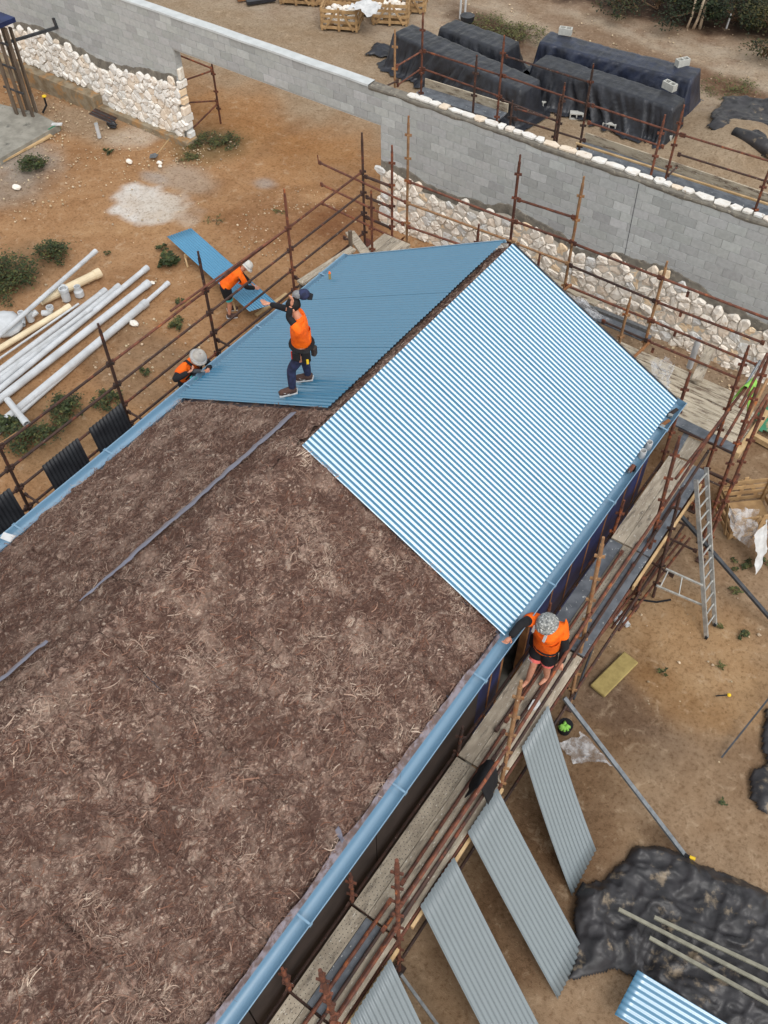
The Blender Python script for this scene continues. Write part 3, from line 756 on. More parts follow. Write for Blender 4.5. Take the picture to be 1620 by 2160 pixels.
# ------------------------------------------------------------------ glass wool blankets over the open half
def wool_height(s, y, side):
    """puffy surface height above the slope; the blanket rounds over the ridge"""
    h = .035 + .06 * (fbm(s * 1.5, y * 1.5, 70 + side) - .5) + .075 * (fbm(s * 6, y * 6, 75 + side, 4) - .5) + .045 * (fbm(s * 21, y * 21, 80 + side, 3, .6) - .5)
    sw = fbm(s * 3.2 + 1.8 * fbm(s * 2, y * 2, 90), y * 3.2 + 1.8 * fbm(s * 2 + 5, y * 2, 91), 92, 4)
    h = h + .07 * np.abs(sw - .5) * 2 - .02
    t = np.maximum(0, .22 - s); h = h - .45 * t * t / .44 + .05 * np.exp(-(s / .4) ** 2)
    if side > 0: h = h - .025 * np.exp(-((s - 1.78 - .05 * (fbm(y * 1.2, y * 0 + 2, 35) - .5)) / .022) ** 2) * sstep(.42, .6, fbm(y * .9, y * 0 + 7, 36))
    return h
def blanket(side, y0, y1, idx):
    st = .018; ss = np.linspace(-.02 if side > 0 else .0, SL - (.045 if side > 0 else .03), int(SL / st)); ys = np.linspace(y0 + .012, y1 - .012, max(8, int(abs(y1 - y0) / st)))
    Sg, Yg = np.meshgrid(ss, ys, indexing='ij'); h = wool_height(Sg, Yg, side)
    e = np.minimum(np.abs(Yg - y0 + .02 * (fbm(Sg * 3, Sg * 0, 33) - .5)), np.abs(Yg - y1)); h = h - .06 * np.exp(-(e / .015) ** 2) * sstep(.3, .5, fbm(Sg * 1.6, Yg * .3 + idx * 3.3, 37 + idx))
    near = np.exp(-np.maximum(0, (-5.334 - Yg) if side > 0 else (-4.62 - Yg)) / .35); h = h - .03 * near * (1 if side < 0 else .6)
    ed = np.exp(-(SL - .07 - Sg) / .05); h = h - .05 * np.clip(ed, 0, 1)
    X = side * (Sg * HW / SL + h * NS[0]); Z = RZ - Sg * DZ / SL + h * NS[1]
    if side > 0: X = np.where(Sg < 0, -.02, X)
    a, b = Sg.shape; I = np.arange(a * b).reshape(a, b); Q = np.stack([I[:-1, :-1], I[1:, :-1], I[1:, 1:], I[:-1, 1:]], -1).reshape(-1, 4)
    if side < 0: Q = Q[:, ::-1]
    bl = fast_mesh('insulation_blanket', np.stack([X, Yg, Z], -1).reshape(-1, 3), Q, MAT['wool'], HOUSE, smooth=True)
    # loose fibres and tufts lying on it
    rng = np.random.default_rng(500 + idx + (50 if side < 0 else 0)); n = int(abs(y1 - y0) * SL * (1500 if side > 0 else 1300))
    s0 = rng.uniform(.02, SL - .08, n); yy = rng.uniform(min(y0, y1) + .01, max(y0, y1) - .01, n)
    flow = fbm(s0 * 3.6, yy * 3.6, 101, 3) * 14 + rng.normal(0, .45, n); ln = rng.gamma(1.6, .036, n) + .012; flow = np.where(rng.random(n) < .4, 1.35 + rng.normal(0, .45, n), flow)
    curl = rng.normal(0, 2.0, n); wd = rng.uniform(.0008, .0024, n) * (1 + 2.2 * (rng.random(n) < .10)); K = 4
    cl = fbm(s0 * 5 + 2 * fbm(s0 * 3, yy * 3, 131), yy * 5 + 2 * fbm(s0 * 3 + 9, yy * 3, 132), 111, 4); big = fbm(s0 * 2.2, yy * 2.2, 121, 3); v = np.clip(.24 + (cl - .5) * 1.05 + (big - .5) * .7 + rng.normal(0, .13, n), .13, .8)
    dark = np.array(S(58, 42, 38)); mid = np.array(S(124, 96, 84)); lite = np.array(S(200, 180, 162)); warm = np.array(S(156, 106, 82))
    v = v[:, None]; colr = np.where(v < .3, dark + (mid - dark) * (v / .3), mid + (lite - mid) * ((v - .3) / .5).clip(0, 1)); wm = (rng.random(n) < .2)[:, None]; colr = np.where(wm, colr * .6 + warm * .4, colr)
    pts = []; ang = flow.copy(); s = s0.copy(); y = yy.copy(); lift = rng.uniform(.0, .012, n) + .016 * rng.random(n) ** 3; arch = rng.uniform(0, .022, n) * (rng.random(n) < .35)
    for k in range(K):
        hh = wool_height(s, y, side) + lift + arch * math.sin(math.pi * k / (K - 1))
        tx = np.cos(ang); ty = np.sin(ang); w = wd * (1 - abs(k - (K - 1) / 2) / K)
        for sg in (-1, 1):
            a = s - ty * w * sg; b = y + tx * w * sg
            pts.append(np.stack([side * (a * HW / SL + hh * NS[0]), b, RZ - a * DZ / SL + hh * NS[1]], -1))
        s = s + tx * ln / (K - 1); y = y + ty * ln / (K - 1); ang = ang + curl * ln / (K - 1) * 3
    P = np.stack(pts, 1); base = np.arange(n)[:, None] * (2 * K); Q = np.concatenate([base + np.array([[2 * k, 2 * k + 1, 2 * k + 3, 2 * k + 2]]) for k in range(K - 1)], 0)
    ok = np.repeat((P[:, :, 1].max(1) < max(y0, y1) + .05) & (P[:, :, 1].min(1) > min(y0, y1) - .05), 1)
    Q = Q[np.tile(ok, K - 1)]
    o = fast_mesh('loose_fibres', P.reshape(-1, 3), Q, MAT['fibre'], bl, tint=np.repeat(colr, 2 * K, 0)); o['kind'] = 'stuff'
def build_insulation():
    y = -5.30; k = 0
    while y > -12.6: blanket(1, y, y - 1.17, k); y -= 1.17; k += 1
    y = -4.58; k = 0
    while y > -10.6: blanket(-1, y, y - 1.17, k); y -= 1.17; k += 1
    # wool showing in the gap along the sheeted part of the ridge
    ss = np.linspace(-.16, .16, 30); ys = np.linspace(.0, -5.32, 420); Sg, Yg = np.meshgrid(ss, ys, indexing='ij'); h = .02 + .05 * (fbm(Sg * 9, Yg * 9, 88, 4) - .5) + .03 * np.abs(fbm(Sg * 4, Yg * 4, 89) - .5)
    I = np.arange(Sg.size).reshape(Sg.shape); Q = np.stack([I[:-1, :-1], I[:-1, 1:], I[1:, 1:], I[1:, :-1]], -1).reshape(-1, 4)
    fast_mesh('ridge_insulation', np.stack([Sg, Yg, RZ - .055 - np.abs(Sg) * .5 + h], -1).reshape(-1, 3), Q, MAT['wool'], HOUSE, smooth=True)
    # foil lap running beside the ridge on the left slope
    for ya, yb in ((-4.75, -8.62), (-9.2, -10.4)):
        mb = MB(); P = []
        for y in np.arange(ya, yb, -.06):
            t = (y - ya) / (yb - ya); s0 = .58 + .16 * t + .006 * math.sin(y * 5) + .02 * (fbm(y * 1.3, 0.7, 44) - .5); w = (.055 if ya > -9 else .04) * (1 - .75 * max(0, t - .7) / .3) * (.8 + .4 * fbm(y * 3, 1.1, 45))
            row = []
            for q in (-1, -.4, .3, 1):
                s = s0 + q * w; hh = float(wool_height(np.array(s), np.array(y), -1)) * .35 + .07 + .012 * (1 - q * q) + .004 * math.sin(y * 23 + q * 3); row.append(roof_pt(-1, s, y, hh))
            P.append(row)
        mb.grid(P); mb.build('foil_lap', MAT['foil'], HOUSE, smooth=True)
    # sarking turned up along the right eave, creased
    mb = MB(); P = []
    for y in np.arange(-5.36, -12.5, -.035):
        n = fbm(y * 2.4, .2, 46) - .5; n2 = fbm(y * 9, .9, 47) - .5; row = []
        for q in range(6):
            t = q / 5; s = SL - .075 + .08 * t + n * .09 * (1 - t); hh = .055 - .04 * t + .016 * n2 * math.sin(t * 3.1); row.append(roof_pt(1, s, y, hh))
        P.append(row)
    mb.grid(P); mb.build('eave_sarking', MAT['eave_film'], HOUSE, smooth=True)
    mb = MB(); P = []      # torn flap sticking up by the gutter
    for i in range(6):
        P.append([roof_pt(1, SL - .22 + .03 * i, -8.62 - .02 * j - .012 * i, .06 + .02 * math.sin(i * 1.1 + j)) for j in range(4)])
    mb.grid(P); mb.build('sarking_flap', MAT['foil'], HOUSE)
    mb = MB(); P = [[G(u, v, 3.42) for u, v in r] for r in (((0, 1135), (12, 1140), (22, 1144)), ((8, 1122), (20, 1126), (34, 1130)))]
    for r in P:
        for p in r: p[2] += .0
    mb.grid(P); mb.build('sarking_offcut', MAT['white'], HOUSE)
build_insulation()
# ================================================================== scaffolds
_cm = {}
def collar_mesh(m):
    if m not in _cm:
        mb = MB(); mb.tube((0, 0, -.022), (0, 0, .022), .035, 8)
        for a in range(4):
            t = a * math.pi / 2 + .4; d = V(math.cos(t), math.sin(t), 0); mb.box(d * .05, (.04, .022, .05), (d, np.cross((0, 0, 1), d), (0, 0, 1)))
        o = mb.build('collar', MAT[m]); _cm[m] = o.data; bpy.data.objects.remove(o)
    return _cm[m]
def standard(T, p, q, m='rust', r=.027, c0=.25, step=.495, spigot=True):
    """upright tube p (bottom) to q (top) with its pressed collars"""
    p = np.asarray(p, float); q = np.asarray(q, float); mb = MB(); mb.tube(p, q, r, 10)
    d = unit(q - p)
    if spigot: mb.tube(q, q + d * .14, r * .72, 8)
    o = mb.build('standard', MAT[m], T, smooth=False); L = np.linalg.norm(q - p); t = L - c0
    while t > .1:
        c = share('collar', collar_mesh(m), o, p + d * t); t -= step
    return o
def ledger(T, p, q, m='rust', r=.024, name='ledger', hook=True):
    p = np.asarray(p, float); q = np.asarray(q, float); mb = MB(); mb.tube(p, q, r, 8)
    if hook:
        for e, d in ((p, unit(q - p)), (q, unit(p - q))): mb.box(e + d * .03, (.07, .035, .085), (d, unit(np.cross((0, 0, 1), d)), (0, 0, 1)))
    return mb.build(name, MAT[m], T)
def plank(T, p, q, w=.225, th=.04, m='plank', name='plank', holes=0):
    """board whose TOP centre line is p-q"""
    p = np.asarray(p, float); q = np.asarray(q, float); mb = MB(); dz = V(0, 0, th / 2); mb.bar(p - dz, q - dz, w, th)
    o = mb.build(name, MAT[m], T, bevel=.004)
    if holes:
        d = unit(q - p); s = unit(np.cross((0, 0, 1), d)); L = np.linalg.norm(q - p); h = MB(); rr = random.Random(int(L * 1000) + int(p[1] * 100))
        for i in range(int(L / .07)):
            for k in range(holes):
                c = p + d * (.05 + i * .07 + .02 * (k % 2)) + s * ((k + .5) / holes - .5) * w * .86; h.tube(c - V(0, 0, .002), c + V(0, 0, .0025), .006, 6)
        h.build('plank_hole', MAT['black'], o)['kind'] = 'stuff'
    return o

def right_scaffold():
    T = thing('scaffold', (4.05, -4, 0), 'rusty steel scaffold with a plank deck along the right eave of the house', 'scaffold')
    DK = 1.7
    ysO = [-1.56, -3.94, -6.33, -8.8, -10.05]; tops = [(1430, 935), (1270, 1148), (1085, 1430), (857, 1795), (710, 2015)]; mats = ['rust', 'rust_tan', 'rust_tan', 'rust', 'rust']
    O = []
    for y, t, m in zip(ysO, tops, mats):
        top = aty(*t, y); lim = 4.35
        if top[2] > lim: top = V(4.02, y, lim - .05)
        b = V(4.07, y, 0.0); mid = V(4.05, y, DK); dirv = (top - mid)
        standard(T, V(4.08, y, .02), top, m, .029); O.append((mid, top))
        bp = MB(); bp.box((4.08, y, .02), (.15, .15, .02)); bp.build('base_plate', MAT['rust_dark'], T)
        mb = MB(); mb.bar((3.34, y, DK - .065), (4.06, y, DK - .065), .05, .05); mb.build('transom', MAT['rust_dark'], T)
        for z in (.55,): ledger(T, (3.36, y, z), (4.06, y, z), 'rust_dark', .02, 'transom')
    for y in (-3.94, -8.8, -10.05, -1.56, -6.33):
        standard(T, (3.31, y + .02, .02), (3.36, y, 2.66 if y < -7 else 2.35), 'rust' if y != -6.33 else 'rust_dark', .026, .2)
    def at_top(i, z):
        m, t = O[i]; k = (z - m[2]) / (t[2] - m[2]); return m + (t - m) * k
    for z, m in ((2.24, 'rust_dark'), (2.74, 'rust')):
        for i in range(4):
            if i == 3: continue
            ledger(T, at_top(i, z) + V(0, -.02, 0), at_top(i + 1, z) + V(0, .02, 0), m)
        ledger(T, at_top(0, z) + V(-.02, 1.98, .02), at_top(0, z), m)
    ledger(T, (4.06, -8.82, 2.2), (4.06, -10.03, 2.2), 'rust'); ledger(T, (4.06, -10.07, 2.24), (4.06, -11.4, 2.24), 'rust')
    for i, (a, b) in enumerate(((.42, -1.54), (-1.58, -3.92), (-3.96, -6.31), (-6.35, -8.78), (-8.82, -10.03), (-10.07, -11.6))):
        ledger(T, (4.07, a, DK - .12), (4.07, b, DK - .12), 'rust'); ledger(T, (4.09, a, .5), (4.09, b, .5), 'rust_dark'); ledger(T, (3.31, a, DK - .12), (3.31, b, DK - .12), 'rust_dark')
    # deck: three boards wide, butted at the transoms, with tubes lying on the outer side
    bays = [(.55, -1.72), (-1.75, -3.98), (-4.01, -6.38), (-6.41, -8.82), (-8.85, -10.05), (-10.08, -11.9)]
    kinds = [('plank', 'plank', 'plank_steel'), ('plank_steel', 'plank', 'plank_steel'), ('plank', 'plank', 'plank'), ('plank', 'plank', 'plank'), ('plank', 'plank_steel', 'plank'), ('plank', 'plank', 'plank')]
    for bi, ((a, b), km) in enumerate(zip(bays, kinds)):
        for k, m in enumerate(km):
            x = 3.375 + .113 + k * .231; z = DK + (.0 if k != 1 else .006) + .004 * (bi % 2)
            plank(T, (x, a - .004, z), (x, b + .004, z), .225, .045, m, holes=(5 if (bi, k) in ((3, 0), (4, 0), (5, 0)) else (3 if (bi, k) == (1, 1) else 0)))
    # stray ledgers stored along the outside of the deck
    rr = random.Random(5)
    for k, (x, y0, y1, z, m, r) in enumerate([(3.66, -1.9, -5.6, 1.745, 'rust', .022), (3.80, -1.6, -6.2, 1.745, 'rust_dark', .024), (3.93, -2.0, -4.1, 1.74, 'rust', .022), (3.72, -5.7, -8.3, 1.745, 'rust', .024), (3.86, -6.2, -8.9, 1.745, 'rust', .024),
            (3.97, -6.5, -8.7, 1.75, 'rust_dark', .022), (3.74, -8.5, -11.2, 1.745, 'rust', .026), (3.86, -8.6, -11.4, 1.745, 'rust_dark', .022), (3.97, -8.4, -11.2, 1.75, 'rust', .026), (3.62, -4.4, -5.8, 1.745, 'rust_dark', .02), (3.9, -.1, -1.5, 1.75, 'rust_dark', .024)]):
        dx = (rr.random() - .5) * .05; t = thing('scaffold_tube', (x, (y0 + y1) / 2, z), ['rust-brown tube lying on the deck beside the man in the camouflage hat', 'long dark tube lying on the deck past the man in the camouflage hat', 'rust-red tube on the deck between the two near ochre uprights', 'rusty tube on the deck left of the black jacket', 'rusty tube on the deck under the black jacket',
            'dark tube on the deck edge above the leaning sheets', 'thick rusty tube at the near left of the deck', 'thin dark tube at the near end of the deck', 'rusty tube along the near outer deck edge', 'short dark tube by the bare feet on the deck', 'dark tube at the far end of the deck near the ladder top'][k], 'tube')
        mb = MB(); mb.tube((x, y0, z), (x + dx, y1, z), r, 8); mb.build('tube_body', MAT[m], t)
        mb = MB(); mb.box((x + dx * .02, y0 - .05, z), (.05, .08, .06)); mb.box((x + dx * .98, y1 + .05, z), (.05, .08, .06)); mb.build('wedge_end', MAT[m], t)
    # timber edge boards
    plank(T, (4.115, .2, DK + .02), (4.105, -2.4, DK + .02), .035, .12, 'timber', 'edge_board'); plank(T, (4.125, -8.9, DK - .1), (4.12, -11.6, DK - .1), .04, .1, 'timber', 'edge_board'); plank(T, (4.12, -6.4, DK - .08), (4.12, -8.6, DK - .08), .04, .09, 'timber', 'edge_board')
    # lower outrigger bay standing in the yard behind the ladder
    for (t, b, zb, m) in (((1433, 1050), (1385, 1240), 0.3, 'rust_dark'),):
        B = G(*b, zb); Tt = aty(*t, B[1]); standard(T, V(B[0], B[1], .02), Tt, m, .026)
    for a, b, m in (((1405, 1090), (1465, 1115), 'rust_dark'), ((1400, 1130), (1470, 1163), 'rust_dark'), ((1365, 1180), (1420, 1215), 'rust_dark')):
        ledger(T, G(*a, .75), G(*b, .75), m, .022)
    for a, b in (((1445, 1130), (1290, 1325)), ((1455, 1135), (1305, 1330)), ((1435, 1125), (1262, 1345))):
        ledger(T, G(*a, .35), G(*b, .35), 'rust', .022, hook=False)
    ledger(T, G(1262, 1335, .1), G(1210, 1475, .1), 'darksteel', .02, hook=False)
    return T
right_scaffold()

def corner_scaffold():
    T = thing('scaffold', (4.4, .8, 0), 'tangle of rusty scaffold uprights and raking tubes at the far right corner of the house', 'scaffold')
    for t, b, zb, m in (((1452, 798), (1413, 921), 2.2, 'rust'), ((1575, 744), (1487, 999), 1.05, 'rust'), ((1617, 765), (1520, 1032), 1.5, 'rust'), ((1613, 857), (1504, 1119), .9, 'rust')):
        B = G(*b, zb); Tp = aty(*t, B[1]); d = (B - Tp) / (Tp[2] - B[2]); foot = Tp + d * (Tp[2] - .02); standard(T, foot, Tp, m, .028)
        bp = MB(); bp.box((foot[0], foot[1], .02), (.15, .15, .02)); bp.build('base_plate', MAT['rust_dark'], T)
    def rk(a, za, b, zb, m='rust', r=.024): ledger(T, G(*a, za), G(*b, zb), m, r, 'raker', hook=False)
    rk((1575, 815), 2.9, (1425, 1010), 2.7, 'rust'); rk((1592, 818), 2.9, (1520, 940), 2.6, 'rust'); rk((1462, 970), 2.6, (1535, 870), 2.5, 'rust_dark')
    rk((1619, 745), 3.4, (1560, 860), 3.0, 'rust'); rk((1619, 800), 2.8, (1565, 905), 2.5, 'rust_tan', .03); rk((1619, 832), 2.4, (1550, 945), 2.2, 'rust'); rk((1560, 1000), .9, (1504, 1100), .5, 'rust')
    rk((1545, 1020), 1.0, (1470, 985), 1.0, 'rust_dark', .022); rk((1490, 992), 1.3, (1545, 1015), 1.0, 'rust_dark', .02); rk((1487, 1010), 1.0, (1520, 1025), .9, 'rust_dark', .02)
    rk((1545, 955), 1.7, (1430, 905), 1.7, 'rust_dark', .022)
    rk((1604, 760), 2.6, (1562, 830), 2.3, 'galv', .022)
    # deck boards running along the gable end
    z = 1.7; rows = [(2.55, 'plank_x', .9, 4.1), (2.3, 'plank_x', .6, 4.25), (2.05, 'plank_x', .75, 4.2), (1.8, 'plank_x', 1.4, 4.3), (1.55, 'plank_x', 2.2, 4.3), (1.30, 'plank_steel', 2.9, 4.3)]
    for y, m, x0, x1 in rows: plank(T, (x0, y + .1, z), (x1, y + .02, z - .01), .235, .04, m)
    plank(T, G(1500, 730, 1.9), G(1470, 800, 1.9), .2, .05, 'plank', 'stub_board'); 
    plank(T, G(1462, 925, 1.62), G(1440, 965, 1.62), .30, .03, 'plank', 'stub_board'); plank(T, G(1448, 915, 1.64), G(1425, 955, 1.64), .10, .03, 'plank_steel', 'stub_board')
    plank(T, G(1620, 865, 1.75), G(1555, 955, 1.75), .1, .14, 'timber', 'edge_board')
    return T
corner_scaffold()

def gable_scaffold():
    T = thing('scaffold', (-1.4, 2.8, 0), 'tall scaffold bays between the far gable and the fieldstone facing', 'scaffold')
    Y = 2.8
    for x, z, m in ((-4.25, 3.87, 'rust'), (-3.86, 4.6, 'rust_tan'), (-1.38, 4.62, 'rust'), (-.08, 4.64, 'rust_tan'), (1.77, 3.62, 'rust_tan')): standard(T, (x, Y, .02), (x, Y, z), m, .028)
    for u, v, m, y in ((1327, 640, 'rust_tan', 1.55), (1137, 548, 'rust', 1.55), (1009, 487, 'rust', 1.55), (783, 415, 'rust', 1.9)):
        p = aty(u, v, y); standard(T, (p[0], y, .02), p, m, .026)
    def rl(a, b, m, dy=-.04, r=.024): ledger(T, aty(*a, Y + dy), aty(*b, Y + dy), m, r)
    rl((672, 342), (858, 428), 'rust'); rl((858, 428), (1086, 512), 'rust_tan'); rl((676, 388), (852, 473), 'rust'); rl((860, 478), (1100, 560), 'rust'); rl((678, 428), (852, 512), 'rust'); rl((862, 383), (1086, 468), 'rust')
    rl((1092, 421), (1212, 459), 'rust'); rl((1086, 467), (1208, 511), 'rust'); rl((1209, 513), (1394, 586), 'rust'); rl((1394, 586), (1640, 680), 'rust'); rl((1090, 514), (1200, 557), 'rust_tan'); rl((1201, 559), (1383, 636), 'rust_dark'); rl((1383, 636), (1612, 724), 'rust')
    rl((1194, 602), (1374, 676), 'rust'); rl((1374, 676), (1600, 771), 'rust'); rl((1270, 677), (1366, 719), 'rust_dark'); rl((1366, 719), (1560, 800), 'rust')
    rl((770, 372), (827, 394), 'rust_dark', 0, .03); rl((772, 415), (827, 438), 'rust_dark', 0, .03); rl((772, 458), (827, 482), 'rust_dark', 0, .03)
    mb = MB(); a = aty(672, 342, Y - .04); mb.tube(a, a + V(-.02, 0, .16), .012, 6); mb.build('wedge_pin', MAT['rust_dark'], T)
    # little hanging wedges on the long rails, raking timbers, boards below
    for u, v in ((1452, 616), (1437, 658), (1425, 700), (1378, 735)):
        p = aty(u, v, Y - .05); mb = MB(); mb.box(p - V(0, 0, .05), (.05, .02, .12)); mb.build('wedge', MAT['rust'], T)
    ledger(T, aty(1372, 720, Y), G(1330, 760, 1.9), 'timber_brown', .03, 'raker', False); ledger(T, aty(1205, 600, Y), G(1176, 622, 2.4), 'timber_brown', .028, 'raker', False); ledger(T, aty(853, 500, Y), G(835, 515, 1.2), 'timber_brown', .02, 'raker', False)
    for (a, b, z, w, m) in (((1120, 565), (1260, 640), 1.0, .2, 'plank_x'), ((1230, 655), (1370, 715), .9, .25, 'plank_steel'), ((1330, 800), (1480, 860), 1.55, .22, 'plank_x'), ((855, 525), (1000, 575), .9, .22, 'plank_x'), ((870, 545), (1000, 590), .85, .2, 'plank_x'), ((1250, 700), (1370, 760), 1.2, .22, 'plank_x')):
        plank(T, G(*a, z), G(*b, z), w, .04, m)
    for a, b in (((1120, 545), (1205, 585)), ((1215, 640), (1365, 700))):
        mb = MB(); mb.bar(G(*a, .5), G(*b, .5), .10, .18); mb.build('footing_form', MAT['galv'], T)
    return T
gable_scaffold()

def left_scaffold():
    T = thing('scaffold', (-5, -2, 0), 'dark rusty scaffold with four rails along the left eave of the house', 'scaffold')
    X = -5.0; ys = [(-9.2, 'rust_dark'), (-6.85, 'rust_dark'), (-4.46, 'rust_dark'), (-2.07, 'rust_dark'), (.32, 'rust'), (2.8, 'rust_dark')]
    for y, m in ys: standard(T, (X, y, .02), (X, y, 3.9), m, .028, .72)
    for z, m in ((3.18, 'rust'), (2.68, 'rust_dark'), (2.19, 'rust_dark'), (1.69, 'rust_dark')):
        for (a, _), (b, _) in zip(ys[:-1], ys[1:]): ledger(T, (X, a + .02, z), (X, b - .02, z), m if a > -5 else 'rust_dark', .024)
    ledger(T, (X + .05, -3.0, 3.35), (X + .04, .2, 3.22), 'rust', .022, hook=False)
    for y in (-9.2, -6.85, -4.46, -2.07, .32, 2.0):
        standard(T, (-3.62, y, .02), (-3.62, y, 2.2), 'rust_dark', .026, .2, spigot=False); ledger(T, (X, y + .05, 1.98), (-3.62, y + .05, 1.98), 'rust_dark', .022, 'transom')
    for k in range(3):
        for a, b in ((-9.2, -6.87), (-6.83, -4.48), (-4.44, -2.09), (-2.05, .3), (.34, 2.6)): plank(T, (-3.74 - k * .231, a, 2.05), (-3.74 - k * .231, b, 2.05), .225, .045, 'plank')
    plank(T, G(632, 595, 2.6), G(745, 522, 2.6), .16, .05, 'plank', 'edge_board')
    mb = MB(); mb.bar(G(632, 595, 2.55) + V(0, 0, -.45), G(640, 590, 2.55) + V(0, 0, -.45), .06, .9); mb.bar(G(738, 527, 2.1), G(742, 524, 2.1), .06, .9); mb.build('board_prop', MAT['timber_grey'], T)
    return T
left_scaffold()

def back_scaffold():
    T = thing('scaffold', (-3, 6.6, 0), 'rusty scaffold standing behind the block wall in front of the tarpaulin stacks', 'scaffold')
    near, far = 6.05, 7.15
    for t, y, m in (((833, 75), near, 'rust_tan'), ((892, 40), far, 'rust'), ((1005, 130), near, 'rust_dark'), ((1063, 88), far, 'rust'), ((1190, 188), near, 'rust_dark'), ((1180, 218), near - .05, 'rust_dark'), ((1250, 148), far, 'rust_dark'), ((1080, 225), near, 'rust_dark'), ((1400, 256), near, 'rust'), ((1440, 235), far, 'rust'), ((1618, 370), near, 'rust')):
        p = aty(*t, y); standard(T, (p[0], y, .02), p, m, .026)
    def rl(a, b, y, m='rust', r=.022): ledger(T, aty(*a, y), aty(*b, y), m, r)
    rl((893, 107), (1060, 160), far); rl((1062, 160), (1245, 222), far); rl((1065, 118), (1248, 175), far, 'rust_dark'); rl((1248, 222), (1440, 285), far); rl((1440, 285), (1640, 345), far); rl((892, 145), (1058, 205), far); rl((1058, 210), (1180, 258), far, 'rust_dark'); rl((1240, 258), (1400, 310), far); rl((1430, 325), (1625, 385), far, 'rust_dark')
    rl((1085, 250), (1235, 297), near, 'rust_dark'); rl((1085, 228), (1180, 256), near, 'rust_dark')
    def tr(a, ya, b, yb, m='rust'): ledger(T, aty(*a, ya), aty(*b, yb), m, .02, 'transom')
    tr((836, 140), near, (890, 108), far); tr((838, 180), near, (888, 145), far); tr((795, 190), WY + .02, (840, 170), near, 'rust_dark'); tr((1410, 370), near, (1428, 352), far, 'rust_dark')
    for (a, b, z, w, m) in (((885, 190), (1060, 245), 2.5, .42, 'plank_steel'), ((1222, 306), (1660, 455), 2.5, .42, 'plank_steel')):
        p, q = G(*a, z), G(*b, z); n = 2
        for k in range(n): plank(T, p + V(0, (k - .5) * w / n, 0), q + V(0, (k - .5) * w / n, 0), w / n - .006, .04, m)
        plank(T, p + V(0, w / 2 + .03, .2), q + V(0, w / 2 + .03, .2), .03, .22, 'plank_x' if m != 'timber' else m, 'toe_board')
    plank(T, G(1215, 300, 2.75), G(1640, 435, 2.75), .05, .04, 'timber', 'rail_board')
    return T
back_scaffold()

def gateway_scaffold():
    T = thing('scaffold', G(430, 285), 'small rusty scaffold frame standing in the opening of the block wall', 'scaffold')
    feet = [G(402, 285), G(466, 262)]; A = feet[0]; B = feet[1]; hA = aty(386, 118, A[1])[2]; hB = aty(455, 140, B[1])[2]; Cc = A + V(-.5, 1.1, 0)
    standard(T, A + V(0, 0, .02), V(A[0], A[1], hA), 'rust_dark', .028); standard(T, B + V(0, 0, .02), V(B[0], B[1], hB), 'rust', .028)
    ledger(T, V(A[0], A[1], hA - .06) + V(-.3, 0, .05), V(B[0], B[1], hB - .1), 'rust'); ledger(T, V(A[0], A[1], 1.55), V(B[0], B[1], hB - .15), 'rust'); ledger(T, V(A[0], A[1], .95), V(B[0], B[1], .7), 'rust'); ledger(T, V(A[0], A[1], .12), V(B[0], B[1], .62), 'rust')
    return T
gateway_scaffold()
# ================================================================== loose roofing sheets
def lean_sheet(tl, tr, bl, label, m='sheet', pitch=.0762, cat='roofing sheet', grp=None, name='corrugated_sheet', amp=.0098):
    """tl, tr top corners, bl bottom-left corner (site points)"""
    tl, tr, bl = map(lambda p: np.asarray(p, float), (tl, tr, bl)); ex = tr - tl; w = np.linalg.norm(ex); ex = ex / w; ey = bl - tl; ey = ey - ex * 0; L = np.linalg.norm(ey); ey = ey / L
    ez = unit(np.cross(ey, ex)); ez = ez if ez[2] > 0 else -ez
    n = max(6, round(w / pitch)); mb = MB(); corrugated(mb, tl, ex, ey, ez, w, L, pitch=w / n, amp=amp, nl=10, sag=.015 + .03 * random.random())
    b = mb.v; zmin = min(p[2] for p in b); base = min(b, key=lambda p: p[2])
    o = mb.build(name, MAT[m], smooth=True, base=(base[0], base[1], max(zmin, 0)))
    sd = o.modifiers.new('thickness', 'SOLIDIFY'); sd.thickness = .0012
    return tag(o, label, cat, grp)
LG = 'sheets leaning on the right scaffold'
ZT = 1.80
def sh(a, b, c, label, dx=.06):
    tl, tr, bl = G(*a, ZT), G(*b, ZT), G(*c, .02)
    tl[0] += 0; lean_sheet(tl, tr, bl, label, grp=LG)
sh((1100, 1578), (1156, 1488), (1206, 1890), 'farthest of the grey-blue corrugated sheets leaning on the scaffold, its foot under the black tarp')
sh((986, 1757), (1048, 1662), (1176, 2108), 'second farthest grey-blue corrugated sheet leaning on the deck, below the black jacket')
sh((886, 1912), (957, 1808), (1086, 2300), 'long grey-blue corrugated sheet leaning on the deck, third from the man in the camouflage hat')
sh((738, 2155), (823, 2022), (940, 2560), 'nearest grey-blue corrugated sheet leaning on the deck, cut by the lower picture edge')
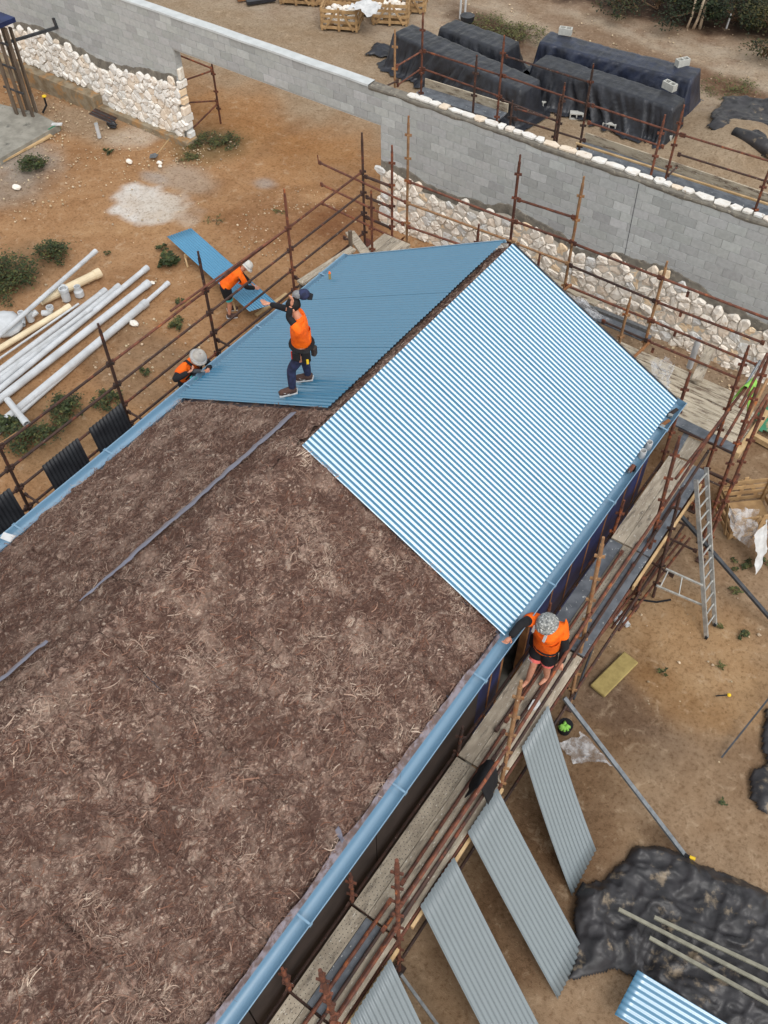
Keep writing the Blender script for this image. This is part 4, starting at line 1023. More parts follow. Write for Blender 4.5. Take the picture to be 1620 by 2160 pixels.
# sheet being cut by the man on the ground: lies on two trestles, tilted
tl, tr, br, bl = G(352, 499, .35), G(403, 481, .62), G(580, 627, .62), G(526, 657, .35)
lean_sheet(tl, tr, bl, 'light blue corrugated sheet lying behind the scaffold beside the bending man', 'roof_light', pitch=.07)
for k, t in enumerate((.22, .8)):
    c = (tl * (1 - t) + bl * t); d = (tr * (1 - t) + br * t); T = thing('trestle', (c[0], c[1], 0), ['low timber trestle under the upper end of the light blue sheet', 'low timber trestle under the lower end of the light blue sheet'][k], 'trestle')
    mb = MB(); mb.bar(c - V(0, 0, .12), d - V(0, 0, .12), .06, .08); mb.build('beam', MAT['timber'], T)
    for e, z in ((c, c[2]), (d, d[2])):
        for s in (-1, 1): mb = MB(); mb.bar((e[0] + s * .12, e[1] - s * .08, 0), (e[0], e[1], z - .14), .04, .04); mb.build('leg', MAT['timber'], T)
# dark sheets hung inside the left scaffold
for a, b, c, lab in (((186, 905), (255, 850), 1.25, 'dark corrugated sheet leaning inside the left scaffold, next to the sheeted roof'), ((88, 985), (163, 922), 1.25, 'middle dark corrugated sheet leaning inside the left scaffold'), ((-40, 1085), (16, 1022), 1.25, 'dark corrugated sheet inside the left scaffold, cut by the left picture edge')):
    tl, tr = atx(*a, -4.95), atx(*b, -4.95); zt = (tl[2] + tr[2]) / 2; tl[2] = tr[2] = zt
    lean_sheet(tl, tr, V(-4.35, tl[1] - .05, .05), lab, 'sheet_dark', grp='dark sheets inside the left scaffold')
# bright sheet at the lower right and the rust-red one behind the far gable
lean_sheet(G(1345, 2046, .46), G(1296, 2140, .40), G(1560, 2175, .10), 'bright white-blue corrugated sheet lying over the tarp at the lower right corner', 'roof', amp=.0050)
lean_sheet(G(770, 500, 1.0), G(826, 528, 1.0), G(745, 560, .6), 'rust-red ribbed sheet lying behind the far left corner of the roof', 'sheet_rust', pitch=.05, amp=.006)
T = thing('plank', G(755, 520), 'cement-splashed plank propped at the far left corner of the blue roof', 'plank')
mb = MB(); mb.bar(G(738, 490, 1.9), G(778, 545, 2.3), .2, .045); mb.build('board', MAT['plank'], T)
T.location = tuple(G(755, 520, 0)); 

# ================================================================== tarpaulins
def NZ1(x, y): return .5 - 2 * abs(float(fbm(np.array(x), np.array(y), 201, 3)) - .5)
def NZ2(x, y): return .35 - 2 * abs(float(fbm(np.array(x), np.array(y), 205, 3)) - .5)
def tarp_stack(a, b, h, w, label, m='tarp', seed=0, flare=.35, sag=.0):
    """stack under a draped sheet: a, b = ends of the top centre line (site points)"""
    a = np.asarray(a, float).copy(); b = np.asarray(b, float).copy(); a[2] = b[2] = 0; d = unit(b - a); s = V(-d[1], d[0], 0); L = np.linalg.norm(b - a)
    ts = np.concatenate([np.linspace(-flare - .1, 0, 12)[:-1], np.linspace(0, L, int(L / .035)), np.linspace(L, L + flare + .1, 12)[1:]])
    P = []
    for t in ts:
        # end walls drop away
        out = max(0, -t, t - L); endz = max(0.0, 1 - (out / (flare * .55)) ** 1.2) if out > 0 else 1.0
        row = []
        prof = [(-w / 2 - flare, .015), (-w / 2 - flare * .55, .05), (-w / 2 - .13, .22 * h), (-w / 2 - .07, .5 * h), (-w / 2 - .03, .8 * h), (-w / 2 - .005, .97 * h), (-w / 2 + .03, h), (-w * .25, h), (0, h * 1.01), (w * .25, h), (w / 2 - .03, h), (w / 2 + .005, .97 * h), (w / 2 + .03, .8 * h), (w / 2 + .07, .5 * h), (w / 2 + .13, .22 * h), (w / 2 + flare * .55, .05), (w / 2 + flare, .015)]
        fine = []
        for (p0, p1) in zip(prof[:-1], prof[1:]):
            for k in range(3): fine.append((p0[0] + (p1[0] - p0[0]) * k / 3, p0[1] + (p1[1] - p0[1]) * k / 3))
        fine.append(prof[-1])
        for o_, z in fine:
            low = 1 - min(1, z / h); sg = 1 if o_ > 0 else -1
            tt = t + (z - h) * .55 * math.sin(seed * 3 + t * .8); n1 = NZ1(tt * 2.0 + seed * 7 + sg * 31, z * .6 + seed); n2 = NZ2(tt * 5.5 + seed * 3 + sg * 17, z * 1.2)
            oo = o_ + sg * (n1 * .42 + n2 * .22) * (.06 + low ** .8) * (1 if abs(o_) > w * .4 else 0); zz = z * endz * (1 - sag * math.sin(math.pi * min(1, max(0, t / L)))) + (n1 * .025 + n2 * .03) * (1 - low) * endz + .012 + .05 * max(0, n2) * (low > .9)
            q = a + d * (t + n2 * .08 * low) + s * oo * (1 if out == 0 else 1 - .2 * out / flare); row.append((q[0], q[1], max(.012, zz)))
        P.append(row)
    mb = MB(); mb.grid(P); c = (a + b) / 2
    return tag(mb.build('tarp_covered_stack', MAT[m], smooth=True, base=c), label, 'tarpaulin', 'tarpaulin-covered stacks behind the wall')
tarp_stack(G(850, 62, .95), G(1118, 180, .95), .95, .85, 'long grey-black tarpaulin stack nearest the timber crates', 'tarp', 1)
tarp_stack(G(945, 50, .9), G(1078, 98, .9), .9, .8, 'black tarpaulin stack partly hidden behind the long one by the crates', 'tarp', 2)
tarp_stack(G(1150, 78, 1.05), G(1468, 158, 1.05), 1.05, .8, 'navy tarpaulin stack at the back with two hollow blocks on top', 'tarp_blue', 3, sag=.03)
tarp_stack(G(1140, 125, .95), G(1432, 218, .95), .95, .75, 'black tarpaulin stack in front with one hollow block on its right end', 'tarp', 4)
def flat_tarp(outline, label, m, seed, amp=.12, res=.05, z0=.02, lumps=()):
    """crumpled sheet over the ground inside an outline of site points"""
    pl = np.array([p[:2] for p in outline]); lo = pl.min(0) - .05; hi = pl.max(0) + .05; xs = np.arange(lo[0], hi[0], res); ys = np.arange(lo[1], hi[1], res)
    X, Y = np.meshgrid(xs, ys, indexing='ij'); Xd = X + (fbm(X * 3, Y * 3, seed) - .5) * .25; Yd = Y + (fbm(X * 3 + 9, Y * 3, seed + 1) - .5) * .25
    ins = np.zeros(X.shape, bool); n = len(pl); md = np.full(X.shape, 9.0)
    for i in range(n):
        p, q = pl[i], pl[(i + 1) % n]; c = (p[1] > Yd) != (q[1] > Yd); xx = (q[0] - p[0]) * (Yd - p[1]) / (q[1] - p[1] + 1e-12) + p[0]; ins ^= c & (Xd < xx)
        e = q - p; t = np.clip(((Xd - p[0]) * e[0] + (Yd - p[1]) * e[1]) / (e @ e), 0, 1); md = np.minimum(md, np.hypot(Xd - p[0] - t * e[0], Yd - p[1] - t * e[1]))
    wx = X + .5 * (fbm(X * 1.3, Y * 1.3, seed + 5) - .5); wy = Y + .5 * (fbm(X * 1.3 + 7, Y * 1.3, seed + 6) - .5)
    rs = random.Random(seed); cr = 0                       # creases: triangular folds in many directions, bent by slow noise
    for k in range(9):
        th = rs.random() * 3.14; fq = (1.1, 1.5, 2.1, 2.7, 3.4, 4.3, 5.4, 6.5, 8.0)[k]; q = (wx * math.cos(th) + wy * math.sin(th)) * fq + 1.3 * fbm(X * .9 + k * 5, Y * .9, seed + 20 + k, 2) + rs.random() * 3
        w_ = sstep(.42, .62, fbm(X * 1.1 + k * 9, Y * 1.1 + k, seed + 40 + k, 2)); cr = cr + np.abs((q % 2) - 1) * w_ * (1.25 / fq)
    def rg(fx, fy, sd, p): return np.clip(1 - np.abs(fbm(wx * fx, wy * fy, sd, 2) - .5) * 3.2, 0, 1) ** p
    Z = z0 + amp * (.45 * cr + .34 * rg(1.3, 1.1, seed + 2, 2.5) + .30 * rg(3.4, 2.0, seed + 3, 3) + .2 * rg(4.5, 8.0, seed + 4, 3) - .12) * sstep(0, .2, md) + .025 * sstep(0, .05, md)
    for (c, r, h) in lumps: Z = Z + h * np.exp(-((X - c[0]) ** 2 + (Y - c[1]) ** 2) / r ** 2)
    a, b = X.shape; I = np.arange(a * b).reshape(a, b); keep = ins[:-1, :-1] & ins[1:, :-1] & ins[1:, 1:] & ins[:-1, 1:]
    Q = np.stack([I[:-1, :-1], I[1:, :-1], I[1:, 1:], I[:-1, 1:]], -1)[keep]; used = np.unique(Q); mp = -np.ones(a * b, int); mp[used] = np.arange(len(used))
    Vv = np.stack([X, Y, Z], -1).reshape(-1, 3)[used]; c = V(*pl.mean(0), 0)
    o = fast_mesh('tarpaulin', Vv, mp[Q], MAT[m], smooth=True, base=c); sd = o.modifiers.new('thickness', 'SOLIDIFY'); sd.thickness = .004
    return tag(o, label, 'tarpaulin')
flat_tarp([G(*p) for p in ((1338, 1778), (1450, 1810), (1640, 1890), (1700, 1990), (1700, 2250), (1480, 2200), (1400, 2110), (1300, 2050), (1225, 2065), (1196, 2060), (1215, 2010), (1200, 1900), (1235, 1855), (1262, 1862))],
          'large dusty black tarpaulin crumpled on the ground at the lower right', 'tarp_dust', 301, .2, .028, lumps=[(G(1235, 1930), .28, .16), (G(1262, 2000), .22, .14), (G(1335, 1985), .16, .14)])
flat_tarp([G(*p) for p in ((1612, 1490), (1600, 1530), (1605, 1600), (1575, 1650), (1570, 1680), (1620, 1720), (1680, 1700), (1680, 1480))], 'crumpled dusty tarpaulin at the right picture edge beside the thin steel rod', 'tarp_dust', 311, .14, .04)
flat_tarp([G(*p, .4) for p in ((1522, 205), (1570, 203), (1680, 222), (1700, 320), (1610, 335), (1580, 305), (1535, 290), (1488, 272), (1500, 240))], 'folded black tarpaulin with a puddle of sand on the mound at the far right', 'tarp_dust', 321, .14, .045, z0=.40, lumps=[(G(1510, 268, .3), .35, .12), (G(1590, 310, .3), .3, .16)])
o = flat_tarp([G(*p) for p in ((790, 90), (860, 108), (850, 128), (770, 118))], 'loose tail of black tarpaulin on the ground by the crates', 'tarp', 331, .12, .05)
mb = MB(); c = G(1602, 300, .55); mb.path([c + V(-.75, .1, -.02), c + V(-.3, .0, .02), c + V(.1, -.1, 0), c + V(.5, -.25, 0)], [.16, .2, .21, .2], 14); tag(mb.build('tarp_roll', MAT['tarp_dust'], smooth=True, base=G(1605, 312, 0)), 'rolled end of the folded black tarpaulin at the far right', 'tarpaulin roll')
flat_tarp([G(*p, .52) for p in ((1540, 262), (1562, 245), (1582, 250), (1578, 272), (1560, 268))], 'patch of pale sand lying on the folded tarpaulin at the far right', 'pebble', 341, .04, .04, z0=.5)

# ================================================================== hollow concrete blocks
def hollow_block(p, rz, label, tip=0):
    L, Wd, H = .39, .19, .19; mb = MB(); t = .032
    mb.box((0, -Wd / 2 + t / 2, H / 2), (L, t, H)); mb.box((0, Wd / 2 - t / 2, H / 2), (L, t, H))
    for x in (-L / 2 + t / 2, 0, L / 2 - t / 2): mb.box((x, 0, H / 2), (t, Wd - 2 * t, H - .002))
    o = mb.build('concrete_block', MAT['paleblock']); o.location = tuple(p); o.rotation_euler = (tip, 0, rz)
    return tag(o, label, 'concrete block', 'hollow blocks weighting the tarpaulins')
for (u, v, z, rz, tip, lab) in ((1192, 72, 1.07, .3, 0, 'hollow concrete block on the left end of the navy tarpaulin stack'), (1438, 138, 1.06, 1.0, 0, 'hollow concrete block on the right end of the navy tarpaulin stack'), (1411, 188, .98, -.3, 0, 'hollow concrete block on top of the front black stack'),
        (1400, 296, -.08, .5, 0, 'hollow concrete block on the ground before the right end of the front stack'), (1288, 262, -.06, .2, 1.57, 'grey block lying tipped on the tarp hem midway along the front stack'), (1216, 240, -.06, .5, 1.57, 'block lying flat on the hem between the two front stacks'),
        (1147, 214, -.04, 1.2, 1.57, 'block standing on end at the left corner of the front stack'), (1088, 212, .02, .1, 0, 'pale block standing alone before the right end of the long grey stack'), (962, 172, -.06, .6, 0, 'hollow block holding the hem of the long grey stack'), (855, 122, .02, .4, 1.57, 'broken block on the hem at the left end of the long grey stack'), (1030, 200, -.04, .3, 1.57, 'cracked block on the hem of the long grey stack near its middle')):
    hollow_block(G(u, v, z + (.12 if z < .5 else 0)), rz, lab, tip)

# ================================================================== timber crates of stone
def crate(c, rz, sx, sy, h, label, fill=True, seed=0, flab=None):
    T = thing('timber_crate', c, label, 'crate', 'timber crates of stone'); T.rotation_euler = (0, 0, rz); rr = random.Random(seed)
    def part(mb, name):
        o = mb.build(name, MAT['crate']); o.parent = T; return o
    for i in (-1, 1):
        for j in (-1, 1): mb = MB(); mb.box((i * sx / 2, j * sy / 2, h / 2), (.07, .05, h)); part(mb, 'corner_post')
    for j in (-1, 1):
        for z in (.08, .32, .55, .76): mb = MB(); mb.box((0, j * (sy / 2 + .032), h * z + .05), (sx + .06, .02, .085 if z != .76 else .1)); part(mb, 'slat')
        mb = MB(); mb.box((0, j * (sy / 2 + .055), h / 2), (.08, .02, h * .98)); part(mb, 'upright_slat')
        mb = MB(); mb.bar((-sx * .42, j * (sy / 2 + .056), .05), (-.06, j * (sy / 2 + .056), h * .9), .02, .07, (0, 0, 1)); part(mb, 'diagonal_slat')
        mb = MB(); mb.bar((sx * .42, j * (sy / 2 + .056), .05), (.06, j * (sy / 2 + .056), h * .9), .02, .07, (0, 0, 1)); part(mb, 'diagonal_slat')
    for i in (-1, 1):
        for z in (.08, .32, .55, .76): mb = MB(); mb.box((i * (sx / 2 + .046), 0, h * z + .05), (.02, sy, .085)); part(mb, 'slat')
        for s in (-1, 1): mb = MB(); mb.bar((i * (sx / 2 + .068), s * sy * .42, .05), (i * (sx / 2 + .068), s * .05, h * .9), .02, .07, (0, 0, 1)); part(mb, 'diagonal_slat')
    mb = MB(); mb.box((0, 0, .06), (sx - .08, sy - .06, .03)); part(mb, 'base_board')
    if fill:
        mb = MB()
        for k in range(70):
            x = (rr.random() - .5) * (sx - .22); y = (rr.random() - .5) * (sy - .2); z = .14 + rr.random() * h * .62 * (1 - .5 * (abs(x) / sx + abs(y) / sy)); r = .07 + rr.random() * .06
            g = .88 + rr.random() * .3; mb.tint = (g, g * .98, g * .95); mb.blob((x, y, z), (r, r * .8, r * .6), nu=6, nv=4, jit=.2, seed=k)
        o = mb.build('stone_fill', MAT['stone']); o.location = tuple(c); o.rotation_euler = (0, 0, rz); tag(o, flab, 'stones', kind='stuff')
    return T
crate(G(722, 52), .45, 1.15, .95, .75, 'open timber crate of white stone standing alone nearest the wall', True, 1, 'white stones filling the crate nearest the wall')
crate(G(826, 40), .5, 1.1, .95, .75, 'timber crate of white stone beside the long grey tarpaulin stack', True, 2, 'white stones filling the crate beside the grey tarpaulin stack')
crate(G(776, 22), .6, 1.0, .9, .8, 'timber crate half covered by a white bag between two other crates', True, 3, 'white stones heaped in the crate with the bag')
crate(G(862, 16), .5, 1.1, .95, .8, 'timber crate heaped with white stone at the back behind the scaffold upright', True, 4, 'white stones heaped in the back crate')
crate(G(700, 2), .5, 1.1, .95, .75, 'empty timber crate at the top picture edge', False, 5)
crate(G(632, -2), .45, 1.1, .95, .7, 'leftmost timber crate cut by the top picture edge', True, 6, 'stones in the leftmost crate')
crate(G(742, -6), .5, 1.1, .95, .75, 'timber crate at the top picture edge behind the white bag', True, 7, 'stones in the crate at the top edge behind the bag')
crate(G(1572, 1095), .75, .95, .8, .7, 'timber crate with torn white plastic in the right yard behind the ladder', False, 8)
def rag(pts, label, m, cat, seed=0, name='plastic_sheet', base=None, amp=.05, n=14):
    """small crumpled sheet through four site corners"""
    a, b, c, d = [np.asarray(p, float) for p in pts]; P = []
    for i in range(n):
        row = []
        for j in range(n):
            u, v = i / (n - 1), j / (n - 1); p = a * (1 - u) * (1 - v) + b * u * (1 - v) + c * u * v + d * (1 - u) * v
            nn = float(fbm(np.array(u * 4 + seed), np.array(v * 4 + seed * 2), 400 + seed, 4)) - .5; n2 = float(fbm(np.array(u * 4 + 20 + seed), np.array(v * 4), 410 + seed, 4)) - .5
            row.append(p + V(n2 * amp * 2, nn * amp * 2, abs(nn) * amp * 3 + .01))
        P.append(row)
    mb = MB(); mb.grid(P); bs = min((p for r in P for p in r), key=lambda p: p[2]) if base is None else base
    return tag(mb.build(name, MAT[m], smooth=True, base=bs), label, cat)
c0 = G(776, 22, .75)
rag([c0 + V(-.5, -.4, .05), c0 + V(.4, -.45, .0), c0 + V(.45, .3, .1), c0 + V(-.4, .4, .1)], 'white plastic bag draped over the middle timber crate', 'white', 'bag', 1, 'plastic_bag', amp=.12)
rag([G(1538, 1075, .75), G(1600, 1075, .7), G(1585, 1160, .1), G(1545, 1130, .6)], 'clear plastic film hanging into the crate behind the ladder', 'plastic', 'plastic film', 2, amp=.1)
rag([G(1592, 1130, .75), G(1618, 1095, .75), G(1620, 1160, .2), G(1596, 1215, .02)], 'white plastic sheet printed orange hanging over the corner of the right crate', 'white', 'plastic sheet', 3, amp=.06)
rag([G(1180, 1570), G(1230, 1545), G(1290, 1615), G(1205, 1610)], 'clear plastic film lying in the yard beside the steel pole', 'plastic', 'plastic film', 4, amp=.08)
rag([G(1368, 770, 1.8), G(1415, 765, 2.0), G(1412, 820, 1.9), G(1390, 830, 2.2)], 'clear plastic bag caught on the deck at the far right roof corner', 'plastic', 'plastic bag', 5, amp=.14)
rag([G(1195, 630, 1.6), G(1230, 640, 1.6), G(1290, 680, 1.3), G(1240, 670, 1.4)], 'clear plastic film caught behind the far gable under the scaffold rails', 'plastic', 'plastic film', 6, amp=.1)

# ================================================================== pipes and fittings in the left yard
def pipe(a, b, r, label, m='pvc', z=None, grp='plastic pipes in the left yard', z2=None):
    z = r + .02 if z is None else z; p, q = G(*a, z), G(*b, z if z2 is None else z2); T = thing('pipe', ((p + q) / 2) * V(1, 1, 0), label, 'pipe', grp)
    mb = MB(); mb.ring(p, q, r, r * .88, 14); mb.build('pipe_body', MAT[m], T, smooth=False)
    d = unit(q - p); mb = MB(); mb.ring(q - d * .16, q, r * 1.13, r * .9, 14); mb.build('socket', MAT[m], T)
    return T
def PX(x, y): return (x / 3.857, 480 + y / 3.857)
for a, b, r, m, z, lab in (((-200, 1050), (780, 190), .055, 'pvc', .34, 'thin white pipe lying across the fittings, topmost of the yard pipes'), ((330, 600), (815, 365), .105, 'pvc_cream', None, 'short thick cream pipe nearest the dark bush'),
        ((-300, 1165), (570, 640), .07, 'pvc_cream', None, 'cream-white pipe passing the elbow fittings'), ((-300, 1270), (640, 620), .025, 'pvc', .1, 'thin white conduit between the cream pipe and the thick white ones'), ((-300, 1390), (860, 510), .072, 'pvc', None, 'white pipe ending just below the two grey couplings'),
        ((-300, 1490), (970, 470), .06, 'pvc', .14, 'white pipe with a dark band near its end'), ((-300, 1560), (1200, 325), .066, 'pvc', None, 'longest white pipe with a notched far end'), ((-300, 1630), (1210, 450), .085, 'pvc', None, 'thick white pipe beside the notched one'),
        ((-300, 1850), (1190, 610), .088, 'pvc', None, 'thick white pipe lying apart nearest the scaffold'), ((-100, 1740), (1370, 450), .055, 'pvc', .06, 'slim white pipe on the outer side nearest the scaffold'), ((60, 1400), (220, 1600), .07, 'pvc', .3, 'short white pipe lying crosswise over the thick pipes'), ((-300, 1430), (740, 660), .05, 'pvc', .18, 'white pipe stacked on top of the pile with a clip near its end')):
    pipe(PX(*a), PX(*b), r, lab, m, z)
def fitting(u, v, label, kind, rz=0, s=1.0):
    c = G(u, v); T = thing('pipe_fitting', c, label, 'pipe fitting', 'pipe fittings in the left yard'); d = V(math.cos(rz), math.sin(rz), 0)
    if kind == 'tee':
        mb = MB(); mb.ring(c + V(0, 0, .01), c + V(0, 0, .34 * s), .10 * s, .085 * s, 14); mb.build('barrel', MAT['pvc'], T); mb = MB(); mb.ring(c + V(0, 0, .17 * s) + d * .06 * s, c + V(0, 0, .24 * s) + d * .24 * s, .085 * s, .07 * s, 12); mb.build('branch', MAT['pvc'], T)
        mb = MB(); mb.ring(c + V(0, 0, .27 * s), c + V(0, 0, .345 * s), .115 * s, .086 * s, 14); mb.build('socket', MAT['pvc'], T)
    elif kind == 'reducer':
        mb = MB(); mb.tube(c + V(0, 0, .01), c + V(0, 0, .14 * s), .11 * s, 14, cap=False); mb.tube(c + V(0, 0, .14 * s), c + V(0, 0, .19 * s), .11 * s, 14, .075 * s, cap=False); mb.build('barrel', MAT['pvc'], T); mb = MB(); mb.ring(c + V(0, 0, .19 * s), c + V(0, 0, .28 * s), .078 * s, .066 * s, 14); mb.build('socket', MAT['pvc'], T)
    else:
        pts = [c + V(0, 0, .08) + d * (-.02), c + V(0, 0, .09) + d * .1, c + V(0, 0, .15) + d * .18, c + V(0, 0, .26) + d * .2]; mb = MB(); mb.path(pts, [.075 * s] * 4, 12, False); mb.build('bend', MAT['pvc'], T, smooth=True); mb = MB(); mb.ring(pts[-1] - V(0, 0, .05), pts[-1] + V(0, 0, .02), .09 * s, .074 * s, 12); mb.build('socket', MAT['pvc'], T)
fitting(*PX(545, 590), 'large white tee coupling standing beside the thick cream pipe', 'tee', 2.6); fitting(*PX(650, 555), 'small white reducer coupling standing right of the large tee', 'reducer'); fitting(*PX(360, 720), 'white elbow lying left of the cream-white pipe', 'elbow', .6, .95); fitting(*PX(255, 760), 'white branch fitting tucked under the thin pipe', 'tee', 1.2, .8); fitting(*PX(195, 810), 'cream elbow fitting nearest the pale sack', 'elbow', 2.4, .8)
mb = MB(); c = G(12, 690); mb.blob(c + V(0, 0, .1), (.5, .4, .16), nu=14, nv=8, jit=.06, seed=4); tag(mb.build('sand_sack', MAT['pvc'], smooth=True, base=c), 'pale sack lying under the pipes at the left picture edge', 'sack')
for u, v, r, h, lab in ((210, 290, .055, .42, 'white pipe stub standing upright beside the rod bundle'), (76, 234, .055, .5, 'white pipe stub standing by the timber post cluster'), (1454, 775, .06, .75, 'grey pipe stub rising from the deck behind the far right roof corner')):
    p = G(u, v, 0 if u < 1000 else 1.2); mb = MB(); mb.ring(p, p + V(0, 0, h), r, r * .85, 14); tag(mb.build('pipe_stub', MAT['pvc'], base=p), lab, 'pipe')
for k, (u, v) in enumerate(((1300, 1290), (1312, 1298), (1298, 1305), (1318, 1310))):
    p = G(u, v, .05); d = V(.75, -.45, 0) * .12; mb = MB(); mb.ring(p - d, p + d, .05, .042, 12); tag(mb.build('pipe_offcut', MAT['pvc'], base=p * V(1, 1, 0)), ['far left one of four short white pipe offcuts under the right scaffold', 'far right one of four short white pipe offcuts under the right scaffold', 'near left one of four short white pipe offcuts under the right scaffold', 'near right one of four short white pipe offcuts under the right scaffold'][k], 'pipe', 'white pipe offcuts under the scaffold')

# ================================================================== slab, posts and odds beside the far left wall
T = thing('concrete_slab', G(30, 290), 'small concrete slab at the left edge with a green formwork strip at its corner', 'slab')
zs = .16; cn = [G(125, 262, zs), G(78, 237, zs), G(-60, 205, zs), G(-60, 345, zs), G(-2, 335, zs)]
mb = MB(); mb.prism([p - V(0, 0, zs + .04) for p in cn], (0, 0, zs + .04)); mb.build('slab_body', MAT['concrete'], T, bevel=.01)
mb = MB(); a, b = G(-20, 352, .03), G(108, 285, .03); mb.bar(a, b, .12, .05); mb.build('form_board', MAT['timber'], T)
mb = MB(); a, b = G(103, 278, .1), G(127, 265, .1); mb.bar(a, b, .03, .16); mb.build('form_strip', MAT['green'], T)
mb = MB(); mb.box(G(120, 262, .19), (.3, .12, .03), (unit((.81, .59, 0)), unit((-.59, .81, 0)), (0, 0, 1))); mb.build('foam_strip', MAT['white'], T)
T = thing('timber_post_cluster', G(45, 250), 'cluster of tall grey timber posts bolted together standing on the slab', 'posts')
base = G(52, 245, .16); ht = aty(25, 75, base[1])[2]
for k, (dx, dy, hh, w) in enumerate(((0, 0, 0, .1), (.22, .12, -.1, .1), (-.28, -.05, -.05, .12), (.1, .35, -.2, .1), (-.2, .3, -.1, .1), (-.55, .1, -.3, .09))):
    mb = MB(); mb.box((base[0] + dx, base[1] + dy, .16 + (ht + hh) / 2), (w, .06, ht + hh)); mb.build('post', MAT['timber_grey'], T, bevel=.004)
for z in (.75, 1.45, 2.1): mb = MB(); mb.bar(base + V(-.5, -.04, z), base + V(.3, .0, z), .04, .05); mb.build('cross_bolt', MAT['darksteel'], T)
mb = MB(); mb.prism([base + V(-.4, -.12, ht - .02), base + V(.32, -.1, ht - .02), base + V(.36, .42, ht - .02), base + V(-.4, .42, ht - .02)], (0, 0, .12)); mb.build('top_plate', MAT['wrap'], T)
mb = MB(); mb.bar(base + V(-.15, -.15, -.1), base + V(.45, .12, -.1), .08, .1); mb.build('sole_plate', MAT['timber_grey'], T)
T = thing('steel_bracket', aty(122, 60, WY) * V(1, 1, 0), 'grey steel angle arm fixed high on the wall beside the timber posts', 'bracket')
a = aty(120, 58, WY - .03); mb = MB(); mb.bar(base + V(.1, .1, ht * .8), a, .07, .07); mb.build('arm', MAT['darksteel'], T); mb = MB(); mb.bar(a - V(0, 0, .03), aty(112, 38, WY - .03), .08, .05, (0, 1, 0)); mb.build('upstand', MAT['darksteel'], T)
T = thing('rod_bundle', G(215, 252), 'bundle of dark rods and black wrap lying against the wall footing', 'rods')
for k in range(9): mb = MB(); mb.tube(G(188 + k * 1.5, 240 - k * 1.4, .42), G(238 + k * 1.2, 262 - k * 1.6, .12), .013, 6); mb.build('rod', MAT['rust_dark' if k % 3 else 'darksteel'], T)
mb = MB(); mb.blob(G(236, 262, .08), (.16, .12, .09), nu=10, nv=6, jit=.2, seed=3); mb.build('wrap', MAT['tarp'], T)
T = thing('shovel', G(322, 328), 'shovel with a pale handle lying at the corner of the stone facing', 'shovel')
mb = MB(); mb.path([G(357, 293, .45), G(340, 315, .2), G(331, 325, .06)], [.018, .018, .02], 8); mb.build('handle', MAT['timber'], T)
mb = MB(); e = G(325, 329, .03); mb.prism([e + V(-.14, -.02, 0), e + V(-.02, -.16, 0), e + V(.14, -.06, .02), e + V(.1, .08, .03), e + V(-.04, .1, .02)], (0, 0, .012)); mb.build('blade', MAT['galv'], T)
mb = MB(); mb.path([G(90, 238, .02), G(98, 222, .2), G(93, 205, .45)], [.03, .03, .028], 8); mb.tint = (1, 1, 1); o = mb.build('cable_conduit', MAT['black'], base=G(90, 238)); tag(o, 'black conduit with a yellow cap rising beside the slab corner', 'conduit')
mb = MB(); mb.blob(G(93, 203, .46), (.07, .07, .04), nu=8, nv=5); q = mb.build('end_cap', MAT['yellow'], o)
for k, (u, v, r, lab) in enumerate(((36, 398, .13, 'white rock on the soil at the far left below the gravel'), (273, 343, .11, 'white rock below the shovel'), (337, 345, .09, 'small grey rock right of the shovel blade'), (338, 352, .06, 'tiny dark rock by the shovel blade'), (284, 685, .12, 'pale rock beside the outermost pipe'), (322, 598, .07, 'flat stone at the end of the thick white pipe'))):
    p = G(u, v); mb = MB(); mb.tint = (1.05, 1.02, .97); mb.blob(p + V(0, 0, r * .35), (r, r * .75, r * .5), nu=9, nv=6, jit=.14, seed=k); tag(mb.build('rock', MAT['stone'], base=p), lab, 'rock')

# ================================================================== right yard
def ladder():
    tl, tr = G(1468, 1012, 2.15), G(1490, 986, 2.15); bl, br = G(1490, 1345, .02), G(1508, 1318, .02)
    T = thing('ladder', (bl + br) / 2, 'aluminium ladder with a stabiliser frame leaning on the right scaffold deck', 'ladder')
    for a, b in ((tl, bl), (tr, br)): mb = MB(); mb.bar(a, b, .03, .075, unit(np.cross(b - a, tr - tl))); mb.build('stile', MAT['alu'], T); mb = MB(); mb.box(b + V(0, 0, .02), (.05, .08, .04)); mb.build('foot', MAT['black'], T)
    for k in range(13):
        t = .035 + k * .075; mb = MB(); mb.tube(tl * (1 - t) + bl * t, tr * (1 - t) + br * t, .016, 8); mb.build('rung', MAT['alu'], T)
    a1 = tl * .42 + bl * .58; a2 = tl * .21 + bl * .79; o1, o2 = G(1404, 1200, .95), G(1384, 1235, .8)
    for p, q in ((G(1482, 1235, .75), o1), (G(1490, 1280, .35), o2)): mb = MB(); mb.bar(p, q, .03, .03); mb.build('stabiliser_arm', MAT['alu'], T)
    for t in (.08, .45): mb = MB(); mb.tube(o1 * (1 - t) + G(1482, 1235, .75) * t, o2 * (1 - t) + G(1490, 1280, .35) * t, .012, 6); mb.build('stabiliser_rung', MAT['alu'], T)
ladder()
def pole(a, za, b, zb, r, label, m, cap=None):
    p, q = G(*a, za), G(*b, zb); T = thing('pole', (q[0], q[1], 0), label, 'pole'); mb = MB(); mb.bar(p, q, r * 2, r * 1.6); mb.build('shaft', MAT[m], T)
    if cap: mb = MB(); mb.box(q + V(.02, .0, .02), (.09, .05, .05)); mb.build('handle_grip', MAT['black'], T); mb = MB(); mb.tube(q + V(.05, .01, .03), q + V(.13, .03, .03), .026, 10); mb.build('end_cap', MAT[cap], T)
    return T
